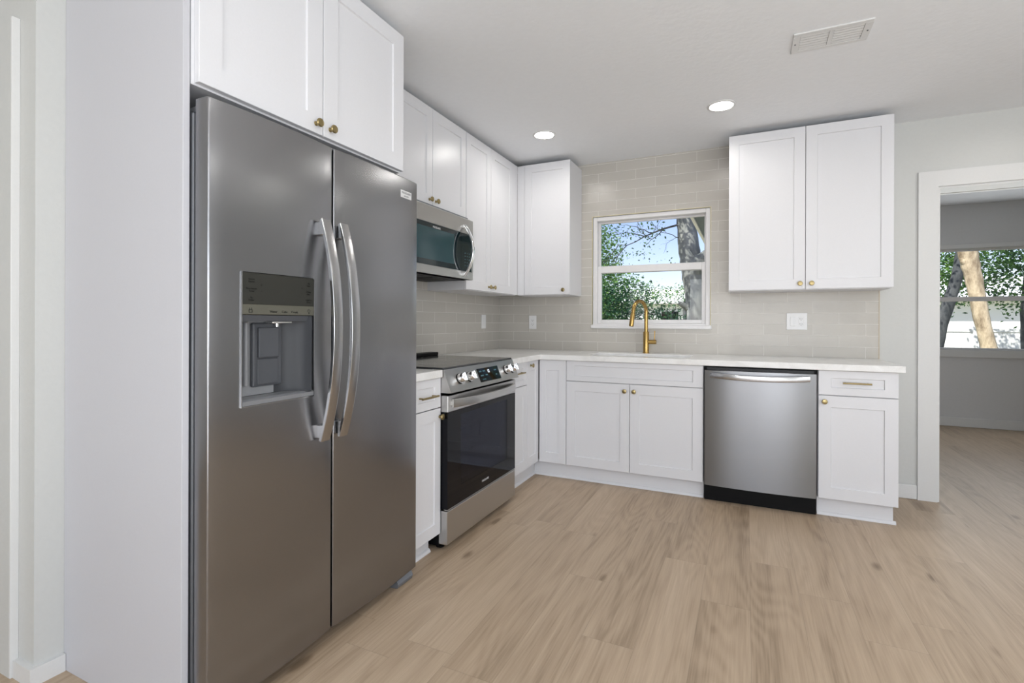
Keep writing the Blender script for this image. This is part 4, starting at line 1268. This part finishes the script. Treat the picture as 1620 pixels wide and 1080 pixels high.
leaves('foliage', [((-0.85, -0.2, 3.12), (0.55, 0.3, 0.16)), ((-1.7, -0.3, 3.15), (0.6, 0.4, 0.30)), ((-0.95, -0.2, 2.72), (0.40, 0.2, 0.10)), ((-0.35, -0.2, 2.50), (0.16, 0.1, 0.07)), ((-2.3, 0, 3.3), (0.7, 0.5, 0.4)), ((-1.9, 0.2, 2.55), (0.5, 0.3, 0.25)), ((0.2, 0.2, 4.3), (1.9, 1.2, 0.6))], 7500, 0.06, M['leaf_oak'], ok, 3)

leaves('shade_canopy', [((-1.0, -1.6, 4.3), (1.1, 0.8, 0.7)), ((-0.4, -1.3, 4.6), (1.0, 0.7, 0.6))], 700, 0.16, M['leaf_oak'], ok, 31)  # out-of-view leaves, added and sized to dapple the trunk with shade

# leafy tree at the left of the kitchen window
lt = thing('leafy_tree', 'bright green leafy tree filling the left of the kitchen window', 'tree', (-2.2, 10.4, -0.2))
trunk_obj('trunk', [(0, 0, 0), (0.05, 0, 1.5), (-0.1, 0, 3.0), (-0.2, 0.1, 4.5)], [0.16, 0.12, 0.10, 0.05], M['bark_dark'], lt)
leaves('foliage', [((-0.2, 0, 3.2), (1.15, 0.8, 1.5)), ((0.6, -0.3, 2.4), (1.0, 0.7, 0.55)), ((-0.1, -0.2, 1.7), (1.2, 0.8, 0.7)), ((0.7, 0, 1.9), (1.0, 0.6, 0.35))], 15000, 0.085, M['leaf_light'], lt, 5)
# shrub band
sh = thing('shrub', 'dark green shrub across the lower sash of the kitchen window', 'shrub', (-0.6, 7.6, -0.2))
for k in range(5):
    trunk_obj('stem', [(0.3 * (k - 2), 0, 0), (0.45 * (k - 2), 0.1, 0.9), (0.6 * (k - 2), 0.05, 1.7)], [0.03, 0.022, 0.01], M['bark_dark'], sh, 8)
leaves('foliage', [((-0.6, 0, 1.35), (1.2, 0.5, 0.75)), ((0.7, 0.1, 1.25), (0.9, 0.4, 0.45)), ((0.0, 0.1, 2.0), (0.7, 0.35, 0.3)), ((1.3, 0.1, 1.0), (0.5, 0.4, 0.3)), ((0.5, 0.1, 1.72), (0.9, 0.3, 0.12)), ((1.0, 0.1, 1.15), (0.9, 0.4, 0.35))], 7500, 0.075, M['leaf_dark'], sh, 8)
lt2 = thing('far_tree', 'pale green treetop beyond the fence beside the oak trunk', 'tree', (-0.6, 21, -0.2))
trunk_obj('trunk', [(0, 0, 0), (0, 0, 2.5)], [0.15, 0.08], M['bark_dark'], lt2, 8)
leaves('foliage', [((0.0, 0, 2.75), (1.3, 0.8, 0.36)), ((-1.8, 0.3, 2.7), (1.2, 0.8, 0.4)), ((0.9, 0, 3.0), (0.8, 0.6, 0.6))], 2000, 0.10, M['leaf_light'], lt2, 11)

# white houses and the fence
def house(label, x0, x1, y, h, seedy):
    o = thing('neighbor_house', label, 'house', (x0, y, -0.2))
    w = x1 - x0
    MB().box(0, w, 0, 5, 0, h).build('wall', M['house_white'], o)
    MB().prism([(-0.5, h), (2.5, h + 0.8), (5.5, h), (5.5, h + 0.12), (2.5, h + 0.95), (-0.5, h + 0.12)], 0, -0.4, w + 0.4).build('roof', M['roof'], o)
    x = 7.0
    while x + 1.2 < w:
        f_ = MB().box(x, x + 1.0, -0.03, 0.0, 1.0, 2.0).build('window', M['fence'], o)
        MB().box(x + 0.06, x + 0.94, -0.035, -0.031, 1.06, 1.94).build('pane', M['black_glass'], f_)
        x += 3.4
    return o
house('low white house seen between shrubs through the kitchen window', -16, 4.0, 24.0, 2.35, 1)
house('low white house behind the fence seen through the far room window', 5.2, 17, 17.5, 2.1, 2)
fn = thing('fence', 'white vinyl privacy fence outside the far room window', 'fence', (3.2, 12, -0.2))
b = MB()
for k in range(52):
    b.box(k * 0.155, k * 0.155 + 0.151, 0.0, 0.022, 0.06, 1.14, 0.002)
b.build('board_panel', M['fence'], fn)
MB().box(0, 8.0, -0.02, 0.04, 1.1401, 1.22, 0.004).box(0, 8.0, -0.02, 0.04, 0.0, 0.0599).build('rail', M['fence'], fn)
for k in range(5):
    MB().box(k * 1.99 - 0.055, k * 1.99 + 0.055, -0.06, -0.021, 0, 1.28, 0.006).build('post', M['fence'], fn)

tt = thing('tan_tree', 'tan barked tree trunk standing close outside the far room window', 'tree', (5.62, 6.5, -0.2))
trunk_obj('trunk', [(0.06, 0, 0), (-0.02, 0, 0.94), (-0.12, 0, 1.45), (-0.21, 0, 2.05), (-0.30, 0, 2.55), (-0.33, 0, 3.3), (-0.25, 0, 4.2)], [0.16, 0.105, 0.10, 0.115, 0.125, 0.11, 0.09], M['bark_tan'], tt)
trunk_obj('limb_stub', [(-0.24, 0, 2.2), (-0.36, -0.05, 2.36), (-0.39, -0.05, 2.42)], [0.05, 0.04, 0.03], M['bark_tan'], tt)
leaves('foliage', [((-0.2, 0.3, 4.2), (1.6, 1.2, 0.7))], 1200, 0.09, M['leaf_oak'], tt, 21)
dt = thing('dark_tree', 'dark leaning tree left of the tan trunk outside the far room window', 'tree', (5.2, 8, -0.2))
trunk_obj('trunk', [(0.0, 0, 0), (0.2, 0, 1.3), (0.43, 0, 2.2), (0.6, 0.1, 3.4)], [0.12, 0.10, 0.09, 0.06], M['bark_dark'], dt)
leaves('foliage', [((0.2, 0.8, 2.6), (0.9, 0.6, 0.9)), ((0.6, 0.6, 3.6), (1.3, 0.8, 0.5)), ((-0.1, 0.8, 1.9), (0.6, 0.5, 0.5))], 6500, 0.085, M['leaf_light'], dt, 23)
rt = thing('loose_tree', 'loose green tree right of the tan trunk outside the far room window', 'tree', (7.4, 10, -0.2))
trunk_obj('trunk', [(0, 0, 0), (-0.05, 0, 1.6), (0.05, 0, 3.4)], [0.10, 0.08, 0.05], M['bark_dark'], rt)
leaves('foliage', [((0.3, 0, 2.4), (1.3, 0.7, 1.0)), ((0.9, 0.2, 3.3), (1.2, 0.7, 0.7)), ((-0.8, 0.2, 2.3), (0.6, 0.5, 0.5)), ((0.0, 0.2, 3.0), (1.4, 0.7, 0.6))], 7500, 0.085, M['leaf_oak'], rt, 27)
